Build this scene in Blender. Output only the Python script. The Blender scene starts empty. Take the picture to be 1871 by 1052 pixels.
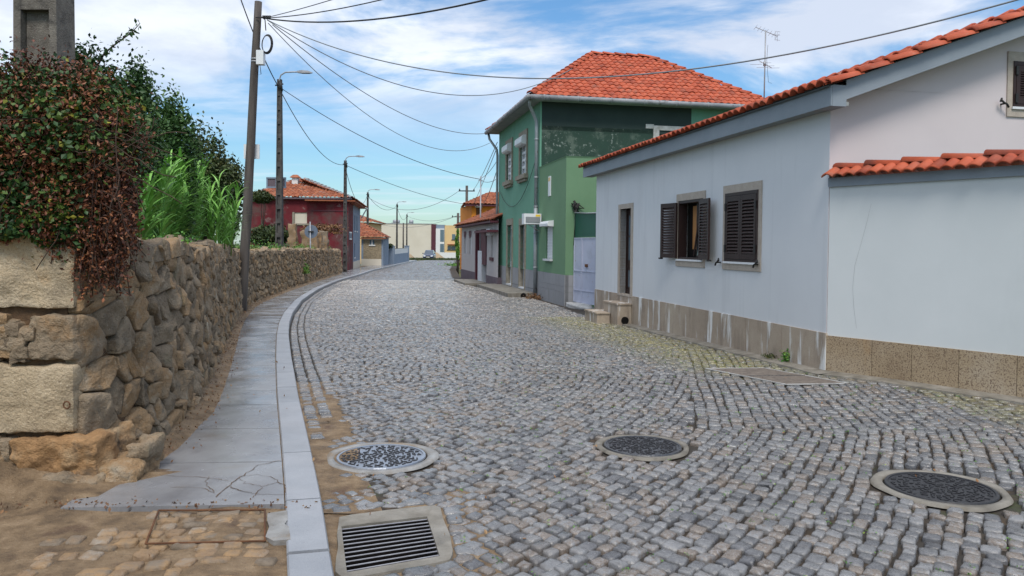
import bpy, math, random
import numpy as np
from mathutils import Vector, Matrix, noise
random.seed(7); RNG = np.random.default_rng(7)
C = bpy.context.scene.collection
PI = math.pi
A = np.array
def nz(v):
    v = A(v, float); return v/np.linalg.norm(v)
# ------------------------------------------------------------------ camera
F = 1400.0; W0, H0 = 1871.0, 1052.0
PITCH = math.radians(1.5); ROLL = 0.009; CAMZ = 1.6
SH = F*math.tan(PITCH) - 79.0
fwd = A([0, math.cos(PITCH), -math.sin(PITCH)])
r0 = A([1., 0, 0]); u0 = np.cross(r0, fwd)
right = math.cos(ROLL)*r0 + math.sin(ROLL)*u0
up = -math.sin(ROLL)*r0 + math.cos(ROLL)*u0
cam_d = bpy.data.cameras.new('camera'); cam = bpy.data.objects.new('camera', cam_d); C.objects.link(cam)
M = Matrix(((right[0], up[0], -fwd[0], 0), (right[1], up[1], -fwd[1], 0), (right[2], up[2], -fwd[2], CAMZ), (0, 0, 0, 1)))
cam.matrix_world = M
cam_d.sensor_width = 36; cam_d.lens = 36*F/W0; cam_d.shift_y = SH/W0; cam_d.clip_end = 3000; cam_d.clip_start = .05
bpy.context.scene.camera = cam
CP = A([0, 0, CAMZ])
def ray(px, py):
    return fwd + right*(px-935.5)/F + up*((526-py+SH)/F)
GK = ([-50, 9, 20, 34, 48, 70, 100, 150, 300, 3000], [0, 0, -.20, -.25, -.40, -.5, -.6, -1.2, -2.5, -8])
def g(y): return np.interp(y, *GK)
def gp(px, py, h=0.0):
    d = ray(px, py); z = 0.
    for _ in range(40):
        t = (z+h-CAMZ)/d[2]; p = CP+d*t
        if not (0 < t < 1e5): p = CP+d*200
        z = .5*z+.5*g(p[1])
    return p
def at(px, py, Y):
    d = ray(px, py); return CP + d*(Y/d[1])
# ------------------------------------------------------------------ materials
def mat(name, cols, scale=2., rough=.8, bump=.15, bscale=40., rnd=0., detail=6, spec=.4, stains=(), metal=0., stretch=(1, 1, 1),
        rvar=0., bdist=.01, brick=None, moss=None, coat=0.):
    m = bpy.data.materials.new(name); m.use_nodes = True; nt = m.node_tree; N = nt.nodes; L = nt.links
    b = N['Principled BSDF']; b.inputs['Specular IOR Level'].default_value = spec; b.inputs['Metallic'].default_value = metal
    b.inputs['Coat Weight'].default_value = coat; b.inputs['Coat Roughness'].default_value = .15
    geo = N.new('ShaderNodeNewGeometry')
    def noise(sc, st=(1, 1, 1), det=6, off=0., dist=0.):
        mp = N.new('ShaderNodeMapping'); mp.inputs['Scale'].default_value = st; mp.inputs['Location'].default_value = (off, off*.7, off*1.3)
        L.new(geo.outputs['Position'], mp.inputs['Vector'])
        n = N.new('ShaderNodeTexNoise'); n.inputs['Scale'].default_value = sc; n.inputs['Detail'].default_value = det; n.inputs['Roughness'].default_value = .62
        n.inputs['Distortion'].default_value = dist
        L.new(mp.outputs[0], n.inputs['Vector']); return n.outputs['Fac']
    def mth(op, a, c):
        k = N.new('ShaderNodeMath'); k.operation = op
        for i, v in enumerate((a, c)):
            if hasattr(v, 'name') or not isinstance(v, (int, float)): L.new(v, k.inputs[i])
            else: k.inputs[i].default_value = v
        return k.outputs[0]
    def rampf(fac, lo, hi):
        k = N.new('ShaderNodeMapRange'); k.inputs['From Min'].default_value = lo; k.inputs['From Max'].default_value = hi; L.new(fac, k.inputs['Value']); return k.outputs[0]
    def mixc(f, a, c):
        k = N.new('ShaderNodeMix'); k.data_type = 'RGBA'; L.new(f, k.inputs['Factor'])
        for i, v in ((6, a), (7, c)):
            if isinstance(v, tuple): k.inputs[i].default_value = (*v, 1)
            else: L.new(v, k.inputs[i])
        return k.outputs[2]
    n1 = noise(scale, stretch, detail)
    fac = rampf(n1, .3, .7)
    if rnd > 0:
        at_ = N.new('ShaderNodeAttribute'); at_.attribute_name = 'rnd'
        fac = mth('ADD', mth('MULTIPLY', at_.outputs['Fac'], rnd), mth('MULTIPLY', fac, 1-rnd))
    cr = N.new('ShaderNodeValToRGB'); e = cr.color_ramp.elements
    while len(e) < len(cols): e.new(.5)
    for i, c in enumerate(cols):
        e[i].position = i/max(1, len(cols)-1); e[i].color = (*c, 1)
    L.new(fac, cr.inputs['Fac']); col = cr.outputs['Color']
    for i, s in enumerate(stains):
        c, sc, lo, hi = s[:4]; st = s[4] if len(s) > 4 else (1, 1, 1); amt = s[5] if len(s) > 5 else 1.
        f = rampf(noise(sc, st, 8, 11.3*(i+1), .3), lo, hi)
        f = mth('MULTIPLY', f, amt)
        col = mixc(f, col, c)
    if moss:
        a2 = N.new('ShaderNodeAttribute'); a2.attribute_name = 'moss'
        f = mth('MULTIPLY', a2.outputs['Fac'], rampf(noise(9, (1, 1, 1), 8, 3.), .35, .6))
        col = mixc(f, col, moss)
    L.new(col, b.inputs['Base Color'])
    b.inputs['Roughness'].default_value = rough
    if rvar > 0:
        rr = N.new('ShaderNodeMapRange'); rr.inputs['From Min'].default_value = .3; rr.inputs['From Max'].default_value = .7
        rr.inputs['To Min'].default_value = max(.03, rough-rvar); rr.inputs['To Max'].default_value = min(1, rough+rvar)
        L.new(noise(scale*.7+.3, (1, 1, 1), 4, 5.), rr.inputs['Value']); L.new(rr.outputs[0], b.inputs['Roughness'])
    if bump > 0:
        bp = N.new('ShaderNodeBump'); bp.inputs['Strength'].default_value = bump; bp.inputs['Distance'].default_value = bdist
        L.new(noise(bscale, (1, 1, 1), 8, 1.), bp.inputs['Height']); L.new(bp.outputs[0], b.inputs['Normal'])
    return m
def glass(name, col=(.02, .025, .03), rough=.06):
    m = mat(name, [col, col], rough=rough, bump=0, spec=.8); return m
MT = {}
MT['sett'] = mat('sett_granite', [(0.0448, 0.0448, 0.0493), (0.0952, 0.0952, 0.1008), (0.1456, 0.1456, 0.1478), (0.196, 0.196, 0.1994), (0.1512, 0.1176, 0.0896), (0.28, 0.28, 0.2856)], scale=45, rough=.22, bump=.5, bscale=75, rnd=.72, rvar=.12, bdist=.011, spec=.75,
                 stains=[((.07, .07, .08), 150, .55, .75, (1, 1, 1), .6), ((.5, .5, .5), 190, .6, .75, (1, 1, 1), .5), ((.05, .05, .05), .5, .48, .75, (1, 1, 1), .4), ((.13, .09, .055), 1.3, .56, .74, (1, 1, 1), .5)], moss=(.22, .20, .045))
MT['bed'] = mat('sand_joint', [(.010, .008, .006), (.028, .020, .013), (.10, .065, .035)], scale=6, rough=.85, bump=.6, bscale=90,
                stains=[((.035, .03, .025), 2.3, .45, .6), ((.05, .07, .02), 1.1, .58, .7)], moss=(.17, .17, .03))
MT['dirt'] = mat('wet_sandy_dirt', [(0.0856, 0.0571, 0.0337), (0.1813, 0.1224, 0.0684), (0.2721, 0.1938, 0.1174)], scale=7, rough=.75, bump=.9, bscale=60, bdist=.02, rvar=.15,
                 stains=[((.09, .05, .03), 3, .56, .72), ((.5, .42, .3), 120, .62, .72, (1, 1, 1), .6)])
MT['earthstone'] = mat('dark_hatch_fill', [(.08, .065, .055), (.14, .115, .095), (.2, .17, .14)], scale=14, rough=.7, bump=.6, bscale=50)
MT['concd'] = mat('muddy_concrete', [(.09, .08, .065), (.16, .145, .12), (.22, .20, .17)], scale=8, rough=.6, bump=.6, bscale=60)
MT['concg'] = mat('damp_grey_concrete', [(0.144, 0.136, 0.12), (0.224, 0.216, 0.204), (0.296, 0.296, 0.288)], scale=6, rough=.45, bump=.5, bscale=70, rvar=.2, stains=[((.2, .14, .08), 3.5, .5, .68)])
MT['ironwet'] = mat('wet_cast_iron', [(.17, .19, .23), (.27, .30, .35)], scale=8, rough=.3, bump=.1, bscale=60, metal=.4, spec=.7, rvar=.08)
MT['earth'] = mat('dark_earth', [(.05, .03, .02), (.11, .065, .035), (.17, .10, .05)], scale=9, rough=.95, bump=.8, bscale=50, bdist=.02)
MT['grassy'] = mat('grassy_ground', [(.04, .05, .015), (.09, .10, .03), (.14, .12, .06)], scale=2, rough=.95, bump=.5, bscale=30, bdist=.03)
MT['pave'] = mat('wet_concrete', [(0.176, 0.176, 0.1848), (0.2376, 0.242, 0.2508), (0.3168, 0.3168, 0.3256)], scale=2.2, rough=.23, bump=.12, bscale=90, rvar=.2, rnd=.45, spec=.6,
                 stains=[((.11, .11, .12), 1.9, .46, .62, (1, 1, 1), .5), ((.16, .13, .10), 1.4, .55, .8, (1, 1, 1), .7), ((.14, .13, .12), 160, .6, .7, (1, 1, 1), .5)])
MT['kerb'] = mat('kerb_granite', [(0.198, 0.2115, 0.234), (0.2565, 0.27, 0.2925), (0.315, 0.324, 0.3465)], scale=3, rough=.45, bump=.2, bscale=120, rnd=.4, rvar=.1,
                 stains=[((.14, .14, .16), 190, .56, .66, (1, 1, 1), .7), ((.55, .56, .58), 230, .6, .7, (1, 1, 1), .6)])
MT['conc'] = mat('old_concrete', [(0.12, 0.108, 0.088), (0.192, 0.176, 0.148), (0.264, 0.244, 0.212)], scale=5, rough=.6, bump=.5, bscale=90, rvar=.2, stains=[((.14, .12, .09), 4, .55, .75)])
MT['concw'] = mat('wet_light_concrete', [(.30, .30, .29), (.40, .40, .39), (.5, .5, .5)], scale=6, rough=.45, bump=.5, bscale=70, rvar=.2, stains=[((.2, .17, .13), 4, .55, .75)])
MT['stone'] = mat('fieldstone_granite', [(.09, .068, .048), (.20, .15, .10), (.29, .225, .155), (.33, .21, .11), (.43, .38, .30)], scale=5, rough=.82, bump=1., bscale=42, rnd=.6, bdist=.03, spec=.25,
                  stains=[((.05, .05, .045), 7, .54, .70, (1, 1, 1), .6), ((.32, .17, .06), 3.2, .58, .72, (1, 1, 1), .6), ((.13, .14, .08), 2.4, .6, .74, (1, 1, 1), .6), ((.5, .47, .4), 170, .58, .68, (1, 1, 1), .5)])
MT['vergest'] = mat('sandy_worn_setts', [(0.1153, 0.0842, 0.054), (0.1951, 0.1543, 0.1129), (0.2306, 0.1496, 0.0835), (0.2927, 0.2712, 0.2356)], scale=20, rough=.65, bump=.8, bscale=60, rnd=.7, bdist=.015, stains=[((.30, .19, .095), 6, .5, .65)])
MT['ashlar'] = mat('ashlar_granite', [(.35, .27, .175), (.45, .355, .235), (.53, .44, .32)], scale=4, rough=.85, bump=1., bscale=55, rnd=.35, bdist=.02, spec=.2,
                   stains=[((.15, .12, .085), 4, .52, .72, (1, 1, 1), .6), ((.20, .15, .10), 70, .54, .64, (1, 1, 1), .55), ((.66, .57, .42), 90, .57, .66, (1, 1, 1), .55), ((.45, .25, .09), 2.2, .58, .7, (1, 1, 1), .5)])
MT['rust_stone'] = mat('ochre_granite', [(.22, .13, .065), (.36, .21, .10), (.42, .30, .18)], scale=4, rough=.85, bump=1., bscale=50, bdist=.02, spec=.2, stains=[((.10, .08, .06), 5, .55, .7)])
MT['white'] = mat('white_render_sky_cast', [(.585, .61, .635), (.63, .655, .675)], scale=.8, rough=.85, bump=.12, bscale=160, bdist=.004, spec=.2,
                  stains=[((.44, .46, .48), 4, .54, .8, (1, 1, .08), .45), ((.52, .57, .61), 1.1, .58, .85, (1, 1, .4), .5)])  # blue sky cast painted into the colour; same render as the gable
MT['gable'] = mat('white_render_warm_cast', [(.55, .50, .51), (.585, .535, .545)], scale=.8, rough=.85, bump=.12, bscale=160, bdist=.004, spec=.2)  # warm light painted into the colour; same render as the street wall
MT['yard'] = mat('grey_white_render', [(.55, .585, .59), (.60, .63, .635)], scale=.8, rough=.85, bump=.12, bscale=160, bdist=.004, spec=.2, stains=[((.47, .50, .51), .9, .55, .8, (1, 1, .4), .6)])
MT['trim'] = mat('blue_grey_trim', [(.20, .24, .28), (.24, .28, .32)], scale=2, rough=.6, bump=.05)
MT['plinth'] = mat('plinth_granite', [(.28, .225, .17), (.38, .31, .24), (.45, .385, .30)], scale=1.6, rough=.7, bump=.25, bscale=130, rnd=.35, bdist=.006,
                   stains=[((.13, .10, .08), 4, .5, .75, (1, 1, .35), .7), ((.17, .13, .10), 150, .52, .6, (1, 1, 1), .5), ((.72, .73, .72), 4.5, .555, .63, (1, 1, .14), .9)])
MT['plinth2'] = mat('ochre_plinth_granite', [(.25, .185, .115), (.34, .26, .165), (.41, .345, .26)], scale=1.8, rough=.75, bump=.4, bscale=110, rnd=.4, bdist=.008,
                    stains=[((.10, .06, .04), 60, .50, .6, (1, 1, 1), .8), ((.52, .42, .30), 120, .57, .64, (1, 1, 1), .6), ((.16, .10, .06), 3, .54, .75, (1, 1, .6), .6), ((.36, .20, .07), 2.6, .56, .72, (1, 1, .5), .5)])
MT['surround'] = mat('window_surround_granite', [(.36, .31, .26), (.45, .40, .34)], scale=9, rough=.7, bump=.15, bscale=150,
                     stains=[((.2, .16, .13), 160, .52, .62, (1, 1, 1), .6), ((.6, .55, .5), 180, .58, .66, (1, 1, 1), .5)])
MT['brown'] = mat('dark_brown_aluminium', [(.030, .017, .016), (.040, .024, .022)], scale=3, rough=.45, bump=0, spec=.25)
MT['black'] = mat('black_iron', [(.012, .012, .012), (.025, .025, .025)], rough=.6, bump=.1)
MT['dark'] = mat('shade_black', [(.01, .01, .01), (.015, .013, .012)], rough=.95, bump=0, spec=.05)  # near-black paint for the shade inside rooms, drain pit and pipe holes
MT['orange'] = mat('orange_wood', [(.35, .16, .05), (.42, .2, .07)], rough=.6, bump=0)
MT['glass'] = glass('window_glass')
MT['glassb'] = glass('blue_window_glass', (.10, .15, .19), .12)
MT['tile'] = mat('terracotta_new', [(0.18, 0.0321, 0.0146), (0.36, 0.0612, 0.0227), (0.468, 0.0956, 0.0389), (0.306, 0.0842, 0.0527)], scale=4, rough=.62, bump=.3, bscale=60, rnd=.5, spec=.35,
                 stains=[((.12, .055, .04), 2.5, .52, .72, (1, 1, 1), .65), ((.45, .30, .22), 3, .62, .75, (1, 1, 1), .4)])
MT['tile_old'] = mat('terracotta_old', [(.10, .035, .02), (.26, .075, .035), (.36, .12, .055), (.16, .08, .06)], scale=3, rough=.8, bump=.4, bscale=50, rnd=.6,
                     stains=[((.10, .075, .06), 2.2, .52, .7, (1, 1, 1), .6)])
MT['green'] = mat('green_render', [(.11, .265, .185), (.135, .305, .22)], scale=1.2, rough=.85, bump=.15, bscale=80,
                  stains=[((.13, .32, .25), 3, .55, .72, (1, 1, .15), .5), ((.055, .14, .11), 1.3, .6, .8, (1, 1, .4), .5)])
MT['green2'] = mat('leaf_green_render', [(0.12, 0.224, 0.124), (0.14, 0.252, 0.144)], scale=1., rough=.85, bump=.15, bscale=80,
                   stains=[((.08, .20, .11), 2, .55, .8, (1, 1, .3), .5)])
MT['tar'] = mat('dark_green_tar', [(.012, .026, .024), (.02, .038, .034)], scale=1., rough=.75, bump=.15, bscale=60)
MT['tarp'] = mat('peeling_green_tar', [(.014, .038, .028), (.022, .05, .036)], scale=1., rough=.75, bump=.3, bscale=60,
                 stains=[((.20, .24, .20), 1.7, .52, .60, (1, 1, 1), .3), ((.36, .40, .37), 9, .57, .64, (1, 1, 1), .45), ((.016, .045, .032), 1.1, .50, .56, (1, 1, 1), .95)])
MT['gbase'] = mat('grey_stone_cladding', [(.22, .225, .235), (.28, .285, .295)], scale=2, rough=.7, bump=.2, bscale=90, rnd=.5, stains=[((.15, .14, .13), 3, .56, .75, (1, 1, .4), .6)])
MT['oldgrey'] = mat('weathered_stone_frame', [(.19, .17, .13), (.30, .27, .22)], scale=8, rough=.85, bump=.3, bscale=70)
MT['pvc'] = mat('white_pvc', [(.62, .64, .66), (.7, .72, .74)], rough=.45, bump=0)
MT['wwood'] = mat('white_painted_wood', [(.50, .52, .54), (.62, .64, .66)], scale=6, rough=.6, bump=.1, stains=[((.3, .27, .22), 7, .6, .7)])
MT['zinc'] = mat('zinc_pipe', [(.22, .25, .27), (.33, .36, .38)], scale=4, rough=.5, bump=.05, metal=.3, stains=[((.16, .10, .07), 5, .6, .7)])
MT['gutter'] = mat('grey_gutter', [(.20, .21, .23), (.30, .31, .33)], scale=2, rough=.6, bump=.1, stains=[((.07, .07, .07), 3, .55, .7)])
MT['soffit'] = mat('dirty_soffit', [(.20, .22, .22), (.28, .3, .3)], scale=2, rough=.9, bump=.1)
MT['gate'] = mat('lilac_grey_gate_paint', [(.40, .43, .54), (.46, .49, .60)], scale=1.5, rough=.6, bump=.05, stains=[((.30, .20, .14), 9, .63, .68), ((.33, .36, .44), 2, .55, .8)])
MT['darkgreen'] = mat('dark_green_sheet', [(.012, .075, .05), (.018, .095, .062)], scale=1., rough=.5, bump=.05)
MT['maroon'] = mat('maroon_render', [(.11, .018, .024), (.16, .027, .035)], scale=1., rough=.9, bump=.3, bscale=30, spec=.15,
                   stains=[((.10, .07, .065), .9, .46, .62, (1, 1, 1), .8), ((.05, .02, .02), 1.6, .56, .72, (1, 1, .5), .6), ((.26, .20, .19), 1.2, .62, .7, (1, 1, 1), .6)])
MT['maroonp'] = mat('maroon_paint', [(.075, .018, .028), (.095, .024, .035)], rough=.5, bump=.05)
MT['bluegrey'] = mat('blue_grey_render', [(.17, .22, .29), (.21, .26, .33)], scale=1, rough=.85, bump=.1)
MT['cream'] = mat('cream_render', [(.56, .51, .42), (.62, .57, .48)], scale=.5, rough=.9, bump=.05)
MT['yellow'] = mat('yellow_render', [(.60, .42, .20), (.66, .48, .25)], scale=.5, rough=.9, bump=.05)
MT['orangeh'] = mat('orange_render', [(.62, .20, .02), (.70, .25, .03)], scale=1, rough=.85, bump=.1)
MT['whitew'] = mat('plain_white_render', [(.62, .62, .61), (.68, .68, .67)], scale=1, rough=.85, bump=.05)
MT['greyr'] = mat('grey_render', [(.30, .31, .33), (.36, .37, .39)], scale=1, rough=.85, bump=.1)
MT['pinktile'] = mat('pale_facade_tile', [(.40, .37, .36), (.48, .45, .44)], scale=2, rough=.5, bump=.1, rnd=.5)
MT['plum'] = mat('plum_plinth', [(.10, .075, .09), (.13, .10, .12)], rough=.7, bump=.05)
MT['masonry'] = mat('small_stone_masonry', [(.12, .10, .07), (.26, .21, .14), (.36, .29, .19)], scale=7, rough=.9, bump=1., bscale=9, bdist=.06, rnd=.4)
MT['wood'] = mat('creosoted_pole_wood', [(0.036, 0.0304, 0.0272), (0.08, 0.068, 0.06), (0.12, 0.104, 0.092)], scale=10, rough=.8, bump=.5, bscale=50, stretch=(1, 1, .08))
MT['lampc'] = mat('lamp_post_concrete', [(.035, .032, .032), (.065, .06, .057), (.10, .092, .085)], scale=4, rough=.85, bump=.3, bscale=60)
MT['pylon'] = mat('lichened_concrete', [(0.09, 0.0788, 0.0675), (0.1425, 0.1275, 0.1087), (0.195, 0.1762, 0.15)], scale=8, rough=.9, bump=.8, bscale=80, bdist=.015,
                  stains=[((.06, .055, .05), 6, .55, .7), ((.4, .38, .33), 110, .6, .68, (1, 1, 1), .6)])
MT['cable'] = mat('cable_rubber', [(.02, .02, .022), (.03, .03, .03)], rough=.6, bump=0)
MT['cableg'] = mat('grey_cable', [(.16, .18, .20), (.2, .22, .24)], rough=.6, bump=0)
MT['metal'] = mat('galvanised_metal', [(.25, .26, .28), (.38, .39, .41)], scale=5, rough=.5, bump=.05, metal=.4)
MT['signback'] = mat('sign_back_metal', [(.10, .13, .18), (.14, .17, .22)], scale=5, rough=.6, bump=0)
MT['iron'] = mat('cast_iron', [(.028, .03, .036), (.06, .062, .07)], scale=30, rough=.28, bump=.2, bscale=90, spec=.7, rvar=.1)
MT['irondry'] = mat('dark_cast_iron', [(.016, .016, .019), (.03, .03, .034)], scale=30, rough=.5, bump=.2, bscale=90)
MT['steel'] = mat('worn_steel_bars', [(.22, .21, .23), (.36, .36, .38)], scale=12, rough=.4, bump=.1, metal=.3)
MT['rust'] = mat('rusty_iron', [(.07, .03, .015), (.16, .07, .03)], scale=12, rough=.9, bump=.3)
MT['sandh'] = mat('sand_pile', [(.26, .19, .12), (.38, .29, .19)], scale=2, rough=.95, bump=.4, bscale=20, bdist=.05)
MT['carp'] = mat('dark_blue_car_paint', [(.012, .022, .07), (.016, .03, .085)], rough=.25, bump=0, spec=.6, coat=.6)
MT['carw'] = mat('windscreen', [(.05, .07, .10), (.06, .08, .11)], rough=.1, bump=0, spec=.8)
MT['rubber'] = mat('tyre_rubber', [(.012, .012, .012), (.02, .02, .02)], rough=.8, bump=0)
MT['headl'] = mat('clear_headlight', [(.75, .77, .8), (.8, .82, .85)], rough=.15, bump=0, spec=.8)
MT['plate'] = mat('number_plate', [(.7, .7, .68), (.75, .75, .72)], rough=.4, bump=0)
MT['yell'] = mat('yellow_sticker', [(.75, .5, .03), (.8, .55, .05)], rough=.5, bump=0)
def leafm(n, cols): return mat(n, cols, scale=1.1, rough=.55, bump=0, rnd=.75, spec=.35)
MT['ivyg'] = leafm('ivy_leaves', [(.006, .018, .007), (.014, .042, .012), (.028, .075, .018), (.08, .13, .02), (.38, .30, .03)])
MT['ivyr'] = leafm('dry_creeper_leaves', [(.028, .012, .008), (.07, .024, .014), (.13, .042, .022), (.24, .085, .032), (.30, .15, .08)])
MT['stem'] = mat('dead_vines_and_core_shade', [(.025, .015, .01), (.08, .05, .035)], scale=20, rough=.95, bump=.3)  # real vine stems, and the dark core that paints shade inside the ivy
MT['treeg'] = leafm('tree_leaves', [(.010, .030, .010), (.028, .070, .018), (.055, .12, .03), (.11, .17, .035)])
MT['treed'] = leafm('dark_tree_leaves', [(.012, .022, .008), (.03, .05, .015), (.06, .08, .022), (.10, .085, .03)])
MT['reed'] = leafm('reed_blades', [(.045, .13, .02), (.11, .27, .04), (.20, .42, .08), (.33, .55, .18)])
MT['weed'] = leafm('weed_leaves', [(.03, .10, .015), (.07, .20, .03), (.13, .27, .04), (.25, .27, .06)])
MT['bark'] = mat('bark', [(.03, .022, .016), (.08, .06, .045)], scale=8, rough=.9, bump=.5, stretch=(1, 1, .2))
MT['litter'] = leafm('leaf_litter', [(.05, .025, .015), (.12, .055, .025), (.2, .10, .04), (.3, .2, .1)])
# ------------------------------------------------------------------ mesh builder
class MB:
    def __init__(s): s.v = []; s.l = []; s.t = []; s.r = []; s.m = []; s.sm = []; s.ms = []; s.n = 0
    def add(s, v, fs, rnd=None, mi=0, smooth=False, moss=None):
        v = np.asarray(v, float).reshape(-1, 3)
        for f in (fs if isinstance(fs, list) and len(fs) and isinstance(fs[0], np.ndarray) and fs[0].ndim == 2 else [np.asarray(fs)]):
            f = np.asarray(f); k = f.shape[1]; n = len(f)
            s.l.append((f+s.n).ravel()); s.t.append(np.full(n, k))
            if rnd is None: r = np.full(n, random.random())
            elif np.isscalar(rnd): r = np.full(n, float(rnd))
            elif len(rnd) == n: r = np.asarray(rnd)
            else: r = np.repeat(np.asarray(rnd), n//len(rnd))
            s.r.append(r); s.m.append(np.full(n, mi)); s.sm.append(np.full(n, smooth))
            if moss is None: q = np.zeros(n)
            elif len(moss) == n: q = np.asarray(moss)
            else: q = np.repeat(np.asarray(moss), n//len(moss))
            s.ms.append(q)
        s.v.append(v); s.n += len(v)
    def poly(s, pts, rnd=None, mi=0):
        s.add(pts, A([list(range(len(pts)))]), rnd, mi)
    def hexa(s, c, rnd=None, mi=0):   # 8 corners: bottom 4, top 4
        s.add(c, A([[0, 3, 2, 1], [4, 5, 6, 7], [0, 1, 5, 4], [1, 2, 6, 5], [2, 3, 7, 6], [3, 0, 4, 7]]), rnd, mi)
    def box(s, x0, x1, y0, y1, z0, z1, rnd=None, mi=0):
        s.hexa([(x0, y0, z0), (x1, y0, z0), (x1, y1, z0), (x0, y1, z0), (x0, y0, z1), (x1, y0, z1), (x1, y1, z1), (x0, y1, z1)], rnd, mi)
    def tube(s, pts, r, n=8, rnd=None, cap=True, smooth=True, mi=0):
        pts = [A(p, float) for p in pts]; k = len(pts); rs = r if hasattr(r, '__len__') else [r]*k
        V = []; ref = None
        for i in range(k):
            t = nz(pts[min(i+1, k-1)]-pts[max(i-1, 0)])
            if ref is None:
                ref = A([0, 0, 1.]) if abs(t[2]) < .9 else A([1., 0, 0])
            a = ref-t*np.dot(ref, t); a = nz(a); ref = a; b = np.cross(t, a)
            for j in range(n):
                th = 2*PI*j/n; V.append(pts[i]+rs[i]*(a*math.cos(th)+b*math.sin(th)))
        Fq = [[i*n+j, i*n+(j+1) % n, (i+1)*n+(j+1) % n, (i+1)*n+j] for i in range(k-1) for j in range(n)]
        fs = [A(Fq)]
        if cap: fs.append(A([list(range(n))[::-1], [(k-1)*n+j for j in range(n)]]))
        s.add(V, fs, rnd if rnd is not None else random.random(), mi, smooth)
    def build(s, name, m, parent=None, loc=None):
        me = bpy.data.meshes.new(name)
        v = np.concatenate(s.v); off = A(loc if loc is not None else (parent['_l'] if parent is not None else (0, 0, 0)), float)
        v = v-off
        l = np.concatenate(s.l).astype(np.int32); t = np.concatenate(s.t).astype(np.int32)
        me.vertices.add(len(v)); me.vertices.foreach_set('co', v.ravel().astype(np.float32))
        me.loops.add(len(l)); me.loops.foreach_set('vertex_index', l)
        me.polygons.add(len(t)); me.polygons.foreach_set('loop_start', np.concatenate([[0], np.cumsum(t)[:-1]]).astype(np.int32))
        me.polygons.foreach_set('loop_total', t)
        me.polygons.foreach_set('material_index', np.concatenate(s.m).astype(np.int32))
        me.polygons.foreach_set('use_smooth', np.concatenate(s.sm).astype(bool))
        a = me.attributes.new('rnd', 'FLOAT', 'FACE'); a.data.foreach_set('value', np.concatenate(s.r).astype(np.float32))
        ms = np.concatenate(s.ms)
        if ms.any():
            a = me.attributes.new('moss', 'FLOAT', 'FACE'); a.data.foreach_set('value', ms.astype(np.float32))
        me.update(calc_edges=True); me.validate()
        for mm in (m if isinstance(m, (list, tuple)) else [m]): me.materials.append(MT[mm])
        o = bpy.data.objects.new(name, me); C.objects.link(o)
        if parent is not None:
            o.parent = parent; o['_l'] = list(off)
        else:
            o.location = off; o['_l'] = list(off)
        return o
def thing(name, label, cat, loc, group=None):
    o = bpy.data.objects.new(name, None); o.empty_display_size = .2; C.objects.link(o); o.location = loc; o['_l'] = [float(x) for x in loc]
    o['label'] = label; o['category'] = cat
    if group: o['group'] = group
    return o
def tag(o, label, cat, group=None, kind=None):
    o['label'] = label; o['category'] = cat
    if group: o['group'] = group
    if kind: o['kind'] = kind
    return o
def struct(o): o['kind'] = 'structure'; return o
def dup(root, loc, label, group=None):
    r = root.copy(); C.objects.link(r); r.location = loc; r['label'] = label
    for ch in list(root.children):
        c = ch.copy(); C.objects.link(c); c.parent = r
        for gg in ch.children:
            d = gg.copy(); C.objects.link(d); d.parent = c
    return r
# facade frame: a along the wall, d outwards, z world height
class Fr:
    def __init__(s, O, U, N): s.O = A([O[0], O[1], 0.]); s.U = nz([U[0], U[1], 0]); s.N = nz([N[0], N[1], 0])
    def P(s, a, d, z): return s.O+s.U*a+s.N*d+A([0, 0, z])
    def hit(s, px, py, d=0.):
        r = ray(px, py); t = np.dot(s.O+s.N*d-CP, s.N)/np.dot(r, s.N); p = CP+r*t
        return float(np.dot(p-s.O, s.U)), float(p[2])
    def box(s, mb, a0, a1, d0, d1, z0, z1, rnd=None, mi=0):
        mb.hexa([s.P(a0, d0, z0), s.P(a1, d0, z0), s.P(a1, d1, z0), s.P(a0, d1, z0), s.P(a0, d0, z1), s.P(a1, d0, z1), s.P(a1, d1, z1), s.P(a0, d1, z1)], rnd, mi)
    def quad(s, mb, a0, a1, z0, z1, d, rnd=None, mi=0):
        mb.poly([s.P(a0, d, z0), s.P(a1, d, z0), s.P(a1, d, z1), s.P(a0, d, z1)], rnd, mi)
    def wall(s, mb, a0, a1, z0, z1, holes=(), depth=.22, mi=0):
        xs = sorted({a0, a1, *[h[0] for h in holes], *[h[1] for h in holes]}); zs = sorted({z0, z1, *[h[2] for h in holes], *[h[3] for h in holes]})
        for i in range(len(xs)-1):
            for j in range(len(zs)-1):
                cx, cz = (xs[i]+xs[i+1])/2, (zs[j]+zs[j+1])/2
                if any(h[0] < cx < h[1] and h[2] < cz < h[3] for h in holes): continue
                s.quad(mb, xs[i], xs[i+1], zs[j], zs[j+1], 0, .5, mi)
        for h in holes:
            x0, x1, y0, y1 = h[:4]
            for q in ([(x0, y0), (x1, y0)], [(x1, y0), (x1, y1)], [(x1, y1), (x0, y1)], [(x0, y1), (x0, y0)]):
                (p, r), (u, w) = q
                mb.poly([s.P(p, 0, r), s.P(u, 0, w), s.P(u, -depth, w), s.P(p, -depth, r)], .5, mi)
    def tilt(s, a, d, z, ang, flip=1):
        """frame hinged at (a,d): its U turned outwards by ang from the wall direction flip*U"""
        U = s.U*flip*math.cos(ang)+s.N*math.sin(ang); N = s.N*math.cos(ang)-s.U*flip*math.sin(ang)
        f = Fr(s.P(a, d, z), U, N); return f
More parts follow.
